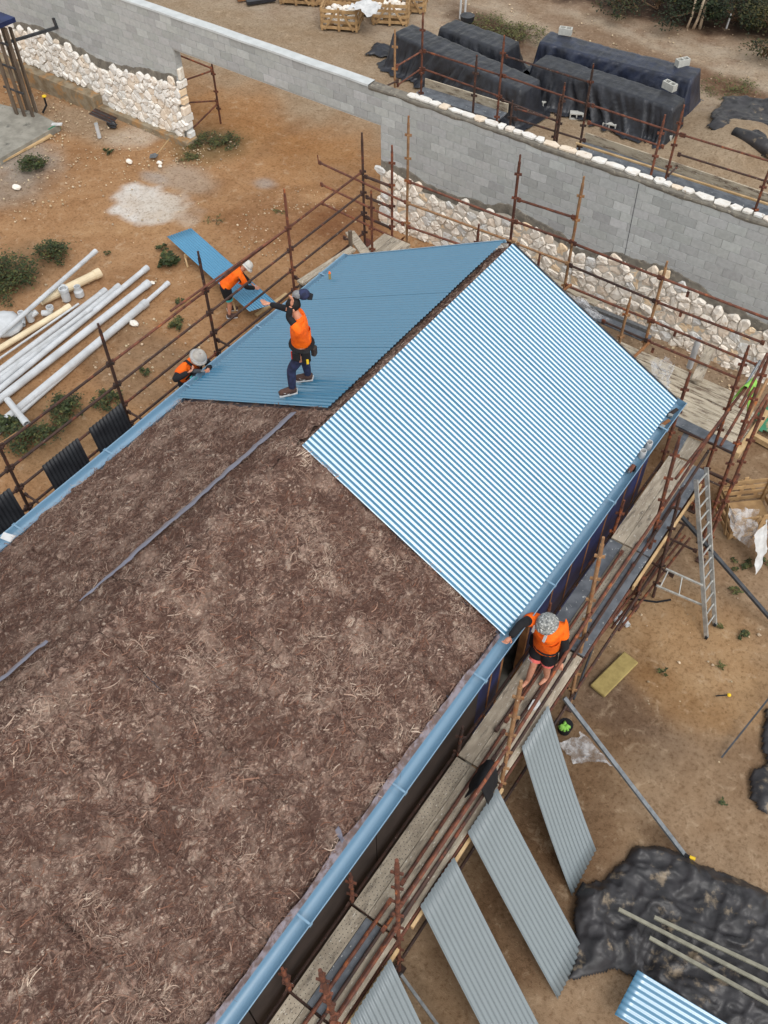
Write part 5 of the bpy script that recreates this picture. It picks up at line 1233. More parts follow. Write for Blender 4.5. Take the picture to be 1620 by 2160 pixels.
pole((1190, 1472), 1.55, (1446, 1806), .03, .03, 'grey steel prop slanting from the scaffold to a yellow-capped foot by the tarp', 'galv', 'yellow'); pole((1425, 1075), 1.5, (1660, 1345), .03, .032, 'dark steel prop slanting past the ladder to the right picture edge', 'darksteel'); pole((1648, 1440), .4, (1522, 1598), .03, .014, 'thin rusty rod slanting to the ground at the right edge', 'darksteel')
pole((845, 2055), 1.2, (965, 2220), .02, .02, 'slim galvanised bar leaning between the two nearest leaning sheets', 'galv')
for k, (a, b, lab) in enumerate((((1305, 1918), (1680, 2110), 'olive-grey tube lying on the big tarp, middle of three'), ((1380, 1935), (1680, 2075), 'short olive-grey tube on the big tarp, upper one of three'), ((1370, 1978), (1680, 2150), 'olive-grey tube on the big tarp, lowest of three'))):
    p, q = G(*a, .31), G(*b, .27); T = thing('steel_tube', ((p + q) / 2) * V(1, 1, 0), lab, 'tube', 'tubes on the big tarpaulin'); mb = MB(); mb.bar(p, q, .05, .04); mb.build('tube_body', MAT['olive'], T)
c = G(1296, 1422, .06); dx = unit(G(1330, 1390) - G(1265, 1455)); dy = V(-dx[1], dx[0], 0); mb = MB(); mb.box(c, (.92, .30, .07), (dx, dy, (0, 0, 1))); tag(mb.build('insulation_batt', MAT['batt'], base=c * V(1, 1, 0), bevel=.015), 'yellow insulation batt lying on the soil beside the right scaffold', 'batt')
mb = MB(); P = [G(1222, 1432, .0), G(1252, 1425, .0)]; mb.path([G(1415, 1265, .03), G(1385, 1270, .03), G(1350, 1265, .03), G(1310, 1262, .03)], .018, 8); tag(mb.build('black_hose', MAT['black'], smooth=True, base=G(1350, 1265)), 'short black hose curving on the soil left of the ladder', 'hose')
T = thing('yellow_pegs', G(1538, 1465), 'dark steel peg with a yellow head lying on the soil at the right', 'peg'); mb = MB(); mb.tube(G(1510, 1468, .02), G(1534, 1466, .03), .012, 6); mb.build('shaft', MAT['black'], T); mb = MB(); mb.blob(G(1538, 1466, .03), (.035, .035, .03), nu=8, nv=5); mb.build('head', MAT['yellow'], T)
o = flat_tarp([G(*p, 0) for p in ((1598, 868), (1640, 850), (1660, 930), (1590, 915))], 'green painted board with scraped paint at the right edge behind the corner scaffold', 'green', 351, .01, .06, z0=.12); o.name = 'green_board'; o['category'] = 'board'
T = thing('edge_timber', G(1600, 935), 'pale timber edging lying below the green board', 'timber'); mb = MB(); mb.bar(G(1585, 917, .1), G(1640, 948, .1), .1, .12); mb.build('board', MAT['timber'], T)
# garments and small things left on the scaffold
def drape(pts_top, drop, label, m, cat, name, width=.13, seed=1, back=None):
    """cloth folded over a rail: pts_top along the rail"""
    P = []; a, b = np.asarray(pts_top[0], float), np.asarray(pts_top[1], float); d = unit(b - a); s = unit(np.cross(d, (0, 0, 1))); n = 14
    for i in range(n):
        u = i / (n - 1); row = []
        for j in range(12):
            v = j / 11 * 2 - 1; h = abs(v); z = -drop * max(0, h - .12) * (.8 + .4 * float(fbm(np.array(u * 3 + seed), np.array(v), 420, 3))); off = s * (.03 + width * h) * np.sign(v) * min(1, h * 8) + s * .05 * (float(fbm(np.array(u * 5 + seed), np.array(v * 2), 430, 3)) - .5); row.append(a + (b - a) * u + off + V(0, 0, z + .03) + d * .1 * h * (u - .5) * (1 if v > 0 else -.6))
        P.append(row)
    mb = MB(); mb.grid(P); o = mb.build(name, MAT[m], smooth=True, base=(a + b) / 2); sd = o.modifiers.new('thickness', 'SOLIDIFY'); sd.thickness = .012
    return tag(o, label, cat)
drape((G(1036, 1606, 2.55), G(1010, 1664, 2.55)), .5, 'black jacket hung over the scaffold rail above the second leaning sheet', 'black', 'jacket', 'jacket', seed=2)
drape((G(1592, 800, 2.95), G(1574, 818, 2.95)), .55, 'lime hi-vis vest hung over a raking tube at the far right', 'lime', 'vest', 'safety_vest', seed=5)
p = G(1190, 1533, .2); mb = MB(); rr = random.Random(2)
for k in range(9):
    a = rr.random() * 6.28; mb.path([p, p + V(math.cos(a) * .04, math.sin(a) * .04, .05), p + V(math.cos(a) * .09, math.sin(a) * .09, .01)], [.03, .03, .018], 6)
tag(mb.build('work_glove', MAT['lime'], smooth=True, base=p), 'lime green glove lying on the tub beneath the leaning sheet top', 'glove')
mb = MB(); c = G(1190, 1540, .0); mb.tube(c, c + V(0, 0, .2), .1, 14, .12); tag(mb.build('black_tub', MAT['black'], base=c), 'black tub under the lime glove beside the scaffold foot', 'tub')
c = G(1127, 1490, 1.82); mb = MB(); mb.prism([c + V(-.05, -.1, 0), c + V(.04, -.06, 0), c + V(.06, .07, .01), c + V(.0, .12, .02), c + V(-.06, .06, .01)], (0, 0, .03)); tag(mb.build('paper_cup', MAT['white'], base=c - V(0, 0, .03)), 'white scrap of card lying on the deck tubes ahead of the bare-legged man', 'card')
# tools in and on the gutter
c = V(3.34, -1.62, 3.28); T = thing('drill', c, 'small red-brown drill resting in the right gutter', 'drill'); mb = MB(); mb.box(c + V(0, 0, .02), (.06, .15, .06)); mb.build('drill_body', MAT['rust'], T, bevel=.01); mb = MB(); mb.box(c + V(.02, .05, -.02), (.05, .05, .1)); mb.build('battery', MAT['black'], T); mb = MB(); mb.tube(c + V(0, -.07, .03), c + V(0, -.12, .03), .015, 8); mb.build('chuck', MAT['galv'], T)
for y, lab, m in ((-.12, 'folded tin snips in the far end of the right gutter', 'dark_brown'), (-.42, 'small bolt box in the right gutter near its far end', 'timber_brown')):
    c = V(3.34, y, 3.25); T = thing('hand_tool', c, lab, 'tool'); mb = MB(); mb.bar(c + V(-.03, -.1, .02), c + V(.03, .1, .03), .06, .03); mb.build('tool_body', MAT[m], T, bevel=.008); mb = MB(); mb.box(c + V(0, -.1, .03), (.07, .05, .04)); mb.build('tool_head', MAT['alu'], T)
c = roof_pt(-1, SL - .3, -.86, .075); T = thing('sealant_tube', c, 'small orange sealant tube standing by the left gutter', 'tube'); mb = MB(); mb.tube(c, c + V(0, 0, .12), .024, 10); mb.build('tube_body', MAT['batt'], T); mb = MB(); mb.tube(c + V(0, 0, .12), c + V(0, 0, .16), .024, 10, .008); mb.build('nozzle', MAT['orange'], T)
mb = MB(); mb.bar(G(540, 665, .04), G(605, 620, .04), .09, .04); tag(mb.build('timber_offcut', MAT['timber'], base=G(570, 640)), 'pale timber length lying between the blue sheet and the left gutter', 'timber')
mb = MB(); a, b = G(978, -30, 0), G(974, 45, 0)
for k, du in enumerate((0, 10)):
    p = G(970 + du, 40); mb = MB(); mb.tube(p, p + V(.02, 0, 1.6), .035, 8); tag(mb.build('marker_post', MAT['white'], base=p), ['left white marker post behind the tarpaulin stacks', 'right white marker post behind the tarpaulin stacks'][k], 'post')
c = G(985, 52); mb = MB(); mb.tube(c, c + V(0, 0, .3), .2, 12, .24); tag(mb.build('black_tub', MAT['tarp'], base=c), 'black tub at the foot of the white marker posts', 'tub')
for k, (a, b, w) in enumerate((((520, 5), (580, -4), .25), ((500, -2), (540, -8), .2))):
    mb = MB(); mb.bar(G(*a, .1), G(*b, .1), w, .1); tag(mb.build('dark_board', MAT['tarp' if k == 0 else 'timber_brown'], base=G(*a)), ['dark board at the top picture edge left of the crates', 'brown board at the top picture edge left of the dark board'][k], 'board')
# ================================================================== people
def skinned(nodes, edges, sub=2):
    """nodes: list of (pos, radius); returns (verts, faces) of a skinned, subdivided surface"""
    me = bpy.data.meshes.new('skin_tmp'); me.from_pydata([tuple(map(float, p)) for p, r in nodes], edges, [])
    o = bpy.data.objects.new('skin_tmp', me); COL.objects.link(o)
    md = o.modifiers.new('skin', 'SKIN'); md.use_smooth_shade = True
    sv = me.skin_vertices[0].data
    for i, (p, r) in enumerate(nodes):
        rr = r if hasattr(r, '__len__') else (r, r); sv[i].radius = rr; sv[i].use_root = (i == 0)
    if sub: s = o.modifiers.new('sub', 'SUBSURF'); s.levels = sub; s.render_levels = sub
    dg = bpy.context.evaluated_depsgraph_get(); dg.update(); ev = o.evaluated_get(dg); m2 = ev.to_mesh()
    vs = [tuple(v.co) for v in m2.vertices]; fs = [tuple(p.vertices) for p in m2.polygons]
    ev.to_mesh_clear(); bpy.data.objects.remove(o); bpy.data.meshes.remove(me)
    return vs, fs
def chain(pts):
    return pts, [(i, i + 1) for i in range(len(pts) - 1)]
def lerp(a, b, t): return np.asarray(a) * (1 - t) + np.asarray(b) * t
def hand(mb, wr, d, side, curl=.5, s=1.0):
    """palm and five fingers from the wrist along d; side = direction of the thumb"""
    d = unit(d); t = unit(np.asarray(side) - d * np.dot(side, d)); n = unit(np.cross(d, t))
    mb.blob(wr + d * .045 * s, (.05 * s, .040 * s, .018 * s), (d, t, n), nu=8, nv=6)
    for k, (o, L) in enumerate(((.030, .068), (.011, .078), (-.009, .073), (-.028, .058))):
        b = wr + d * .082 * s + t * o * s; p1 = b + (d * math.cos(curl * .5) + n * math.sin(curl * .5)) * L * .5 * s; p2 = p1 + (d * math.cos(curl * 1.4) + n * math.sin(curl * 1.4)) * L * .55 * s
        mb.path([b - d * .03, b, p1, p2], [.0095 * s, .0095 * s, .0085 * s, .006 * s], 6)
    b = wr + d * .03 * s + t * .035 * s; p1 = b + unit(d + t) * .035 * s; mb.path([b - t * .015, b, p1, p1 + unit(d * 1.2 + t * .3 + n * .5) * .035 * s], [.012 * s, .012 * s, .0105 * s, .007 * s], 6)
def person(label, J, f, wear, hat=None, hands=(.4, .4), hair=True, head_dir=None, extra=None):
    """J joints in site coordinates; f facing; wear = dict of garments"""
    f = unit(f); r = unit(np.cross(f, (0, 0, 1))); base = V(*((np.array(J['anL']) + np.array(J['anR'])) / 2)); base[2] = min(J['anL'][2], J['anR'][2]) - .08
    T = thing('person', base, label, 'person'); P = {k: np.asarray(v, float) for k, v in J.items()}
    hd = unit(P['head'] - P['neck']) if head_dir is None else unit(head_dir); hf = unit(f - hd * np.dot(f, hd)); hr = unit(np.cross(hf, hd))
    # body: one skinned surface from the pelvis
    nodes = [(P['pel'], (.14, .10)), (lerp(P['pel'], P['chest'], .5), (.12, .085)), (P['chest'], (.14, .09)), (lerp(P['chest'], P['neck'], .75), (.075, .06)), (P['neck'], .052), (P['neck'] + hd * .07 + hf * .012, .062), (P['head'] + hf * .005, .088), (P['head'] + hd * .075, .068)]
    edges = [(0, 1), (1, 2), (2, 3), (3, 4), (4, 5), (5, 6), (6, 7)]
    def limb(start, pts):
        i0 = start
        for p in pts: nodes.append(p); edges.append((i0, len(nodes) - 1)); i0 = len(nodes) - 1
    for S_ in 'LR':
        sh, el, wr = P['sh' + S_], P['el' + S_], P['wr' + S_]; hp, kn, an, to = P['hip' + S_], P['kn' + S_], P['an' + S_], P['to' + S_]
        limb(2, [(sh, .056), (lerp(sh, el, .5), .046), (el, .040), (lerp(el, wr, .35), .041), (wr, .028)])
        limb(0, [(hp, .092), (lerp(hp, kn, .5), .075), (kn, .056), (lerp(kn, an, .35), .056), (an, .037), (lerp(an, to, .45) - V(0, 0, .01), .036), (to, .028)])
    vs, fs = skinned(nodes, edges, 2); b = MB(); b.add(vs, fs)
    for S_, sg, c in (('L', -1, hands[0]), ('R', 1, hands[1])):
        d = unit(P['wr' + S_] - P['el' + S_]); hand(b, P['wr' + S_], d, -r * sg + f * .2 + V(0, 0, .3), c, 1.05)
    hc = P['head']
    b.path([hc + hf * .085 + hd * .02, hc + hf * .112 - hd * .012, hc + hf * .088 - hd * .03], [.010, .015, .012], 6)                      # nose
    for sg in (-1, 1): b.blob(hc + hr * sg * .088 - hd * .005, (.012, .022, .032), (hr, hf, hd), nu=8, nv=5)                              # ears
    body = b.build('body', MAT['skin'], T, smooth=True)
    for sg in (-1, 1): e = MB(); e.blob(hc + hf * .082 + hr * sg * .033 + hd * .015, (.012, .008, .008), (hr, hf, hd), nu=8, nv=5); e.build('eye', MAT['hair'], T)
    e = MB(); e.blob(hc + hf * .078 - hd * .055, (.024, .008, .007), (hr, hf, hd), nu=8, nv=4); e.build('mouth', MAT['coral'], T)
    # garments
    def garment(name, nd, ed, m, sub=2):
        nd = [(p_, tuple(q * ft for q in r_) if hasattr(r_, '__len__') else r_ * ft) for p_, r_ in nd]; vs, fs = skinned(nd, ed, sub); g = MB(); g.add(vs, fs); return g.build(name, MAT[m], T, smooth=True)
    w = wear; ft = w.get('fit', 1.0)
    sl = w.get('sleeve', .62)
    hem = lerp(P['pel'], P['chest'], w.get('hem', .02))
    nd = [(lerp(P['pel'], P['chest'], .5), (.19, .15)), (hem - unit(P['chest'] - P['pel']) * .05, (.20, .155)), (P['chest'], (.205, .15)), (lerp(P['chest'], P['neck'], .62), (.16, .12)), (lerp(P['chest'], P['neck'], .92), (.088, .08))]; ed = [(0, 1), (0, 2), (2, 3), (3, 4)]
    for S_ in 'LR':
        i = len(nd); nd += [(P['sh' + S_], .100), (lerp(P['sh' + S_], P['el' + S_], sl * .6), .092), (lerp(P['sh' + S_], P['el' + S_], sl + .12), .088)]; ed += [(2, i), (i, i + 1), (i + 1, i + 2)]
    garment('shirt', nd, ed, 'orange')
    if w.get('undersleeve'):
        for S_ in 'LR':
            a, c, d = P['sh' + S_], P['el' + S_], P['wr' + S_]; q = [(lerp(a, c, .0), .070), (lerp(a, c, .4), .070), (lerp(a, c, .8), .064), (c, .060), (lerp(c, d, .5), .056), (lerp(c, d, 1.0), .046)]; garment('sleeve', *chain(q), 'black')
    lm = w['legs']; end = w.get('leg_end', 1.0)
    nd = [(P['pel'], (.19, .15)), (lerp(P['pel'], P['chest'], .3), (.175, .14))]; ed = [(0, 1)]
    for S_ in 'LR':
        hp, kn, an = P['hip' + S_], P['kn' + S_], P['an' + S_]; i = len(nd)
        if end >= 1: seq = [(hp, .125), (lerp(hp, kn, .5), .108), (kn, .09), (lerp(kn, an, .4), .086), (lerp(kn, an, .8), .074), (lerp(kn, an, 1.06), .07)]
        else: seq = [(hp, .13), (lerp(hp, kn, end * .6), .124), (lerp(hp, kn, end + .06), .12)]
        for k, q in enumerate(seq): nd.append(q); ed.append((0 if k == 0 else len(nd) - 2, len(nd) - 1))
    garment('trousers' if end >= 1 else 'shorts', nd, ed, lm)
    if w.get('lining'):
        for S_ in 'LR':
            hp, kn = P['hip' + S_], P['kn' + S_]; g = MB(); g.path([lerp(hp, kn, end - .04), lerp(hp, kn, end + .12)], [.090, .094], 12, False); g.build('shorts_lining', MAT[w['lining']], T)
    if w.get('shoes'):
        for S_ in 'LR':
            an, to = P['an' + S_], P['to' + S_]; d = unit((to - an) * V(1, 1, .25)); g = MB(); hl = an - d * .06 - V(0, 0, .035); g.path([hl, an - V(0, 0, .028), lerp(an, to, .5) - V(0, 0, .018), to, to + d * .035 - V(0, 0, .008)], [.046, .06, .056, .05, .032], 10, True)
            g.build('shoe', MAT[w['shoes']], T, smooth=True)
            sd = unit(np.cross(d, (0, 0, 1))); s = MB(); cl = [hl - V(0, 0, .026) - d * .012, lerp(an, to, .5) - V(0, 0, .045), to - V(0, 0, .026) + d * .03]; P2 = [[c - sd * .05, c + sd * .05] for c in cl]; s.add([P2[0][0], P2[1][0], P2[2][0], P2[2][1], P2[1][1], P2[0][1]] + [q - V(0, 0, .022) for q in (P2[0][0], P2[1][0], P2[2][0], P2[2][1], P2[1][1], P2[0][1])], [(0, 1, 4, 5), (1, 2, 3, 4), (11, 10, 7, 6), (10, 9, 8, 7), (0, 6, 7, 1), (1, 7, 8, 2), (2, 8, 9, 3), (3, 9, 10, 4), (4, 10, 11, 5), (5, 11, 6, 0)]); s.build('sole', MAT['white'], T)
            if w.get('mark'):
                for q in (-1, 1):
                    c = lerp(an, to, .42) + sd * q * .049 - V(0, 0, .026); m_ = MB(); m_.path([c - d * .045 + V(0, 0, .018), c - d * .01 - V(0, 0, .012), c + d * .06 + V(0, 0, .02)], [.004, .009, .002], 6); m_.build('shoe_mark', MAT['white'], T)
    if hair: h = MB(); h.blob(hc + hd * .03 - hf * .018, (.094, .104, .094), (hr, hf, hd), nu=12, nv=8, jit=.05); h.build('hair', MAT['hair'], T, smooth=True)
    if hat:
        m, brim = hat; h = MB(); crown = [(.0, .118), (.05, .112), (.09, .092), (.112, .05), (.118, .005)]; n = 16; rings = [(.005, .118 + brim), (.012, .120)] + crown; vs = []; fs = []
        for k, (z, rad) in enumerate(rings):
            for i in range(n):
                t = 2 * math.pi * i / n; droop = -.03 * (k == 0) * (1 + .3 * math.sin(3 * t)); vs.append(hc + hd * (z + .035 + droop) + (hr * math.cos(t) + hf * math.sin(t) * 1.06) * rad - hf * .008)
        for k in range(len(rings) - 1):
            for i in range(n): fs.append((k * n + i, k * n + (i + 1) % n, (k + 1) * n + (i + 1) % n, (k + 1) * n + i))
        h.add(vs, fs); o = h.build('hat', MAT[m], T, smooth=True); sd = o.modifiers.new('t', 'SOLIDIFY'); sd.thickness = .006
        hb = MB(); hb.path([hc + hd * .045 + (hr * math.cos(t) + hf * math.sin(t) * 1.06) * .121 - hf * .008 for t in np.linspace(0, 6.283, 17)], .008, 6, False); hb.build('hat_band', MAT['grey_trim' if m != 'camo' else 'camo'], o)
    if extra: extra(T, P, f, r)
    return T
# ---- roofer standing on the blue slope
f1 = unit((-.81, -.59, 0)); r1 = unit(np.cross(f1, (0, 0, 1))); pel = V(-.86, -4.13, 5.40)
fl = V(-.97, -4.30, 4.69); fr = V(-.96, -3.95, 4.69)
def belt(T, P, f, r):
    g = MB(); c = P['pel'] + V(0, 0, .06)
    g.path([c + (r * math.cos(t) * .18 + f * math.sin(t) * .15) for t in np.linspace(0, 6.283, 17)], .032, 6, False); g.build('tool_belt', MAT['black'], T)
    for a, s, m in ((2.7, (.11, .07, .17), 'black'), (3.5, (.12, .08, .21), 'black'), (4.4, (.10, .07, .16), 'dark_brown'), (.3, (.10, .07, .15), 'black')):
        d = r * math.cos(a) + f * math.sin(a); q = MB(); q.box(c + d * .175 - V(0, 0, .09), s, (unit(np.cross(d, (0, 0, 1))), d, (0, 0, 1))); q.build('tool_pouch', MAT[m], T, bevel=.02)
    d = r * math.cos(3.5) + f * math.sin(3.5); q = MB(); q.box(c + d * .225 - V(0, 0, .15), (.03, .025, .07), (unit(np.cross(d, (0, 0, 1))), d, (0, 0, 1))); q.build('tape_measure', MAT['yellow'], T)
    d = r * math.cos(2.4) + f * math.sin(2.4); q = MB(); q.tube(c + d * .2 - V(0, 0, .02), c + d * .2 - V(0, 0, .15), .011, 8); q.build('screwdriver', MAT['red'], T)
nk = V(-.90, -4.12, 5.92)
person('roofer in orange shirt, jeans and tool belt standing on the blue roof, one arm outstretched', dict(pel=pel, chest=V(-.87, -4.12, 5.72), neck=nk, head=V(-.945, -4.13, 6.05),
    shL=V(-.87, -4.12, 5.83) - r1 * .18, elL=G(608, 668, 5.97), wrL=G(614, 645, 6.12), shR=V(-.89, -4.12, 5.83) + r1 * .18, elR=V(-1.26, -3.98, 5.78), wrR=V(-1.50, -3.99, 5.74),
    hipL=pel - r1 * .09 - V(0, 0, .06), knL=V(-.98, -4.27, 5.02), anL=fl, toL=fl + unit((-.75, -.66, 0)) * .16 + V(0, 0, -.075), hipR=pel + r1 * .09 - V(0, 0, .06), knR=V(-.97, -3.98, 5.03), anR=fr, toR=fr + unit((-.85, -.5, 0)) * .16 + V(0, 0, -.075)),
    f1, dict(undersleeve=True, legs='navy', shoes='brownshoe', mark=True, sleeve=.42, hem=.1, fit=.8), None, (.9, .5), True, head_dir=(-.45, -.2, 1), extra=belt)
c = V(-.95, -4.06, 6.2); T = thing('cap', c, 'dark cap with grey mesh back held up above the roofer on the blue roof', 'cap'); rt = unit((.81, .59, 0)); fw = unit((-.59, .81, 0))
mb = MB(); mb.blob(c + rt * .11, (.085, .085, .07), (rt, fw, V(0, 0, 1)), nu=12, nv=7); mb.build('crown', MAT['navy'], T, smooth=True); mb = MB(); mb.blob(c + rt * .04, (.085, .075, .05), (rt, fw, V(0, 0, 1)), nu=12, nv=7); mb.build('mesh_back', MAT['grey_mesh'], T, smooth=True); mb = MB(); mb.prism([c + rt * .16 - fw * .08 - V(0, 0, .03), c + rt * .22 - fw * .06 - V(0, 0, .05), c + rt * .23 + fw * .05 - V(0, 0, .05), c + rt * .16 + fw * .08 - V(0, 0, .03)], (0, 0, .012)); mb.build('peak', MAT['black'], T)
# ---- man bending over the sheet in the left yard
f2 = unit((.62, .78, 0)); r2 = unit(np.cross(f2, (0, 0, 1))); pel = V(-7.07, .30, .90); aL = V(-7.2, .45, .09) - r2 * .05; aR = aL + r2 * .26 - f2 * .05
def tool2(T, P, f, r): pass
ch = pel + f2 * .26 + V(0, 0, .22); nk = pel + f2 * .42 + V(0, 0, .33)
person('man in an orange shirt, pale hat and dark shorts bending over the light blue sheet', dict(pel=pel, chest=ch, neck=nk, head=nk + f2 * .12 + V(0, 0, .06), shL=ch + f2 * .09 + V(0, 0, .08) - r2 * .18, elL=ch + f2 * .18 - r2 * .24 - V(0, 0, .2), wrL=ch + f2 * .34 - r2 * .12 - V(0, 0, .38), shR=ch + f2 * .09 + V(0, 0, .08) + r2 * .18, elR=ch + f2 * .2 + r2 * .24 - V(0, 0, .2), wrR=ch + f2 * .38 + r2 * .1 - V(0, 0, .36),
    hipL=pel - r2 * .09 - V(0, 0, .05), knL=lerp(pel - r2 * .1, aL, .52) + f2 * .05, anL=aL, toL=aL + f2 * .15 - V(0, 0, .06), hipR=pel + r2 * .09 - V(0, 0, .05), knR=lerp(pel + r2 * .1, aR, .52) + f2 * .05, anR=aR, toR=aR + f2 * .15 - V(0, 0, .06)),
    f2, dict(undersleeve=True, legs='black', leg_end=.72, lining='teal', shoes='brownshoe', sleeve=.7, hem=.0), ('hat_white', .05), (.9, .9), False, head_dir=f2 * .8 + V(0, 0, .6))
# ---- man at the left gutter
f3 = unit((1, -.18, 0)); r3 = unit(np.cross(f3, (0, 0, 1))); pel = V(-3.98, -3.74, 2.90); aL = V(-3.92, -3.60, 2.15); aR = V(-3.95, -3.86, 2.15)
def drill3(T, P, f, r):
    for sg in (-1, 1):      # black vest straps over the shoulders
        g = MB(); s0 = lerp(P['chest'], P['neck'], .8) + r * sg * .10; q = [P['pel'] + f * .16 + r * sg * .10 + V(0, 0, .08), P['chest'] + f * .165 + r * sg * .11, s0 + f * .10 + V(0, 0, .035), s0 - f * .06 + V(0, 0, .05), P['chest'] - f * .15 + r * sg * .1]
        g.path(q, .028, 6, True, .5); g.build('vest_strap', MAT['black'], T, smooth=True)
    c = P['chest'] + f * .15 - V(0, 0, .02); g = MB(); g.path([c - r * .13, c + r * .13], .02, 6); g.build('vest_strap', MAT['black'], T)
person('man in a grey hat and orange shirt with black straps leaning over the left gutter', dict(pel=pel, chest=V(-3.80, -3.76, 3.20), neck=V(-3.66, -3.75, 3.42), head=V(-3.555, -3.74, 3.52), shL=V(-3.74, -3.57, 3.34), elL=V(-3.58, -3.50, 3.16), wrL=V(-3.38, -3.74, 3.36), shR=V(-3.77, -3.95, 3.33), elR=V(-3.72, -4.20, 3.28), wrR=V(-3.54, -4.03, 3.42),
    hipL=pel - r3 * .09 - V(0, 0, .05), knL=V(-3.86, -3.62, 2.5), anL=aL, toL=aL + f3 * .15 - V(0, 0, .05), hipR=pel + r3 * .09 - V(0, 0, .05), knR=V(-3.9, -3.86, 2.5), anR=aR, toR=aR + f3 * .15 - V(0, 0, .05)),
    f3, dict(undersleeve=True, legs='black', shoes='brownshoe', sleeve=.5), ('hat_grey', .035), (.8, 1.0), False, head_dir=(.55, 0, .85), extra=drill3)
c = V(-3.44, -3.93, 3.43); T = thing('cordless_drill', c - V(0, 0, .1), 'cordless drill in the hand of the man at the left gutter', 'drill'); d = unit((.8, .35, .1)); mb = MB(); mb.tube(c - d * .09, c + d * .08, .035, 10); mb.build('drill_body', MAT['darksteel'], T); mb = MB(); mb.tube(c + d * .08, c + d * .15, .02, 8, .012); mb.build('chuck', MAT['galv'], T); mb = MB(); mb.bar(c - d * .03, c - d * .05 - V(0.02, .02, .13), .04, .05); mb.build('grip', MAT['black'], T); mb = MB(); mb.box(c - d * .05 - V(0.02, .02, .16), (.1, .08, .05)); mb.build('battery', MAT['teal'], T)
# ---- man on the right deck
f4 = unit((-.25, -1, 0)); r4 = unit(np.cross(f4, (0, 0, 1))); pel = V(3.68, -4.68, 2.60); aL = V(3.80, -4.66, 1.80); aR = V(3.60, -4.86, 1.80)
def strap4(T, P, f, r):
    for sg in (-1, 1):
        c = P['head'] + r * sg * .10 + f * .11 - V(0, 0, .05); q = MB(); q.bar(c, c + f * .03 - V(0, 0, .12), .035, .02); q.build('white_tag', MAT['white'], T)
    g = MB(); c = P['pel'] + V(0, 0, .05); g.path([c + (r * math.cos(t) * .185 + f * math.sin(t) * .15) for t in np.linspace(0, 6.283, 17)], .026, 6, False); g.build('tool_belt', MAT['black'], T)
    q = MB(); q.box(c + r * .2 - V(0, 0, .1), (.1, .16, .24), (r, f, (0, 0, 1))); q.build('tool_pouch', MAT['black'], T, bevel=.02)
    # pale lettering block printed on the leg of the shorts
    hp, kn = P['hipR'], P['knR']; c = lerp(hp, kn, .55) + f * .108 + r * .02
    for k in range(3):
        for j in range(2): q = MB(); q.box(c + r * (.03 - k * .03) - V(0, 0, .018 + .028 * j), (.02, .004, .018), (r, f, (0, 0, 1))); q.build('shorts_print', MAT['white'], T)
person('man in camouflage hat, orange shirt and dark shorts on the deck reaching to the gutter', dict(pel=pel, chest=V(3.68, -4.74, 2.95), neck=V(3.66, -4.79, 3.17), head=V(3.655, -4.80, 3.31), shL=G(1185, 1325, 3.06), elL=G(1192, 1362, 2.78), wrL=G(1184, 1398, 2.52), shR=G(1127, 1303, 3.12), elR=G(1100, 1316, 3.46), wrR=G(1076, 1344, 3.46),
    hipL=pel - r4 * .09 - V(0, 0, .05), knL=V(3.79, -4.74, 2.2), anL=aL, toL=aL + f4 * .15 - V(0, 0, .06), hipR=pel + r4 * .09 - V(0, 0, .05), knR=V(3.62, -4.84, 2.22), anR=aR, toR=aR + f4 * .15 - V(0, 0, .06)),
    f4, dict(undersleeve=True, legs='black', leg_end=.62, lining='coral', shoes=None, sleeve=.5, hem=.05, fit=1.08), ('camo', .04), (.6, .7), False, head_dir=f4 * .35 + V(0, 0, 1), extra=strap4)
# ================================================================== plants
def weed(u, v, rad, h, n, label, seed, dry=.0, leaf=.05, name='weed', spread=1.0, z=0.0, cat='weed'):
    rr = random.Random(seed); c = G(u, v, z); T = thing(name, c, label, cat); st = MB(); lf = MB(); n = int(n * 1.7); stems = max(8, n // 22)
    for k in range(stems):
        a = rr.random() * 6.283; e = rad * math.sqrt(rr.random()) * spread; tip = c + V(math.cos(a) * e, math.sin(a) * e, h * (.45 + .55 * rr.random()) * (1 - .5 * (e / rad) ** 2)); mid = lerp(c, tip, .5) + V(0, 0, h * .12)
        st.path([c + V(math.cos(a) * e * .1, math.sin(a) * e * .1, 0), mid, tip], [.006, .0045, .002], 4)
        for j in range(n // stems):
            t = .25 + .8 * rr.random(); p = lerp(mid, tip, min(1.1, t)) + V(rr.gauss(0, rad * .12), rr.gauss(0, rad * .12), rr.gauss(0, h * .08)); p[2] = max(p[2], z + .01); L = leaf * (.7 + .9 * rr.random()); an = rr.random() * 6.283; d = unit((math.cos(an), math.sin(an), rr.uniform(-.5, .6))); s = unit(np.cross(d, (rr.uniform(-.5, .5), rr.uniform(-.5, .5), 1)))
            g = .55 + rr.random() * .9
            lf.tint = (g * 2.8, g * 1.9, g * 1.6) if rr.random() < dry + .12 else (g * 1.1, g * (1.0 + .1 * rr.random()), g * .95)
            lf.add([p - d * L * .5, p + s * L * .27, p + d * L * .5, p - s * L * .27], [(0, 1, 2, 3)])
    st.build('stems', MAT['twig'], T); lf.build('foliage', MAT['leaf'], T)
weed(70, 352, .42, .32, 520, 'dark green bush on grey gravel below the slab', 1, .05, .06, 'bush', cat='bush')
weed(112, 545, .5, .45, 620, 'dark green bush above the thick cream pipe', 2, .1, .06, 'bush', cat='bush')
weed(22, 590, .75, .6, 1100, 'largest dark bush at the left picture edge behind the pipes', 3, .15, .065, 'bush', cat='bush'); weed(-15, 630, .6, .5, 500, 'dark bush cut by the left picture edge beside the largest bush', 33, .2, .06, 'bush', cat='bush')
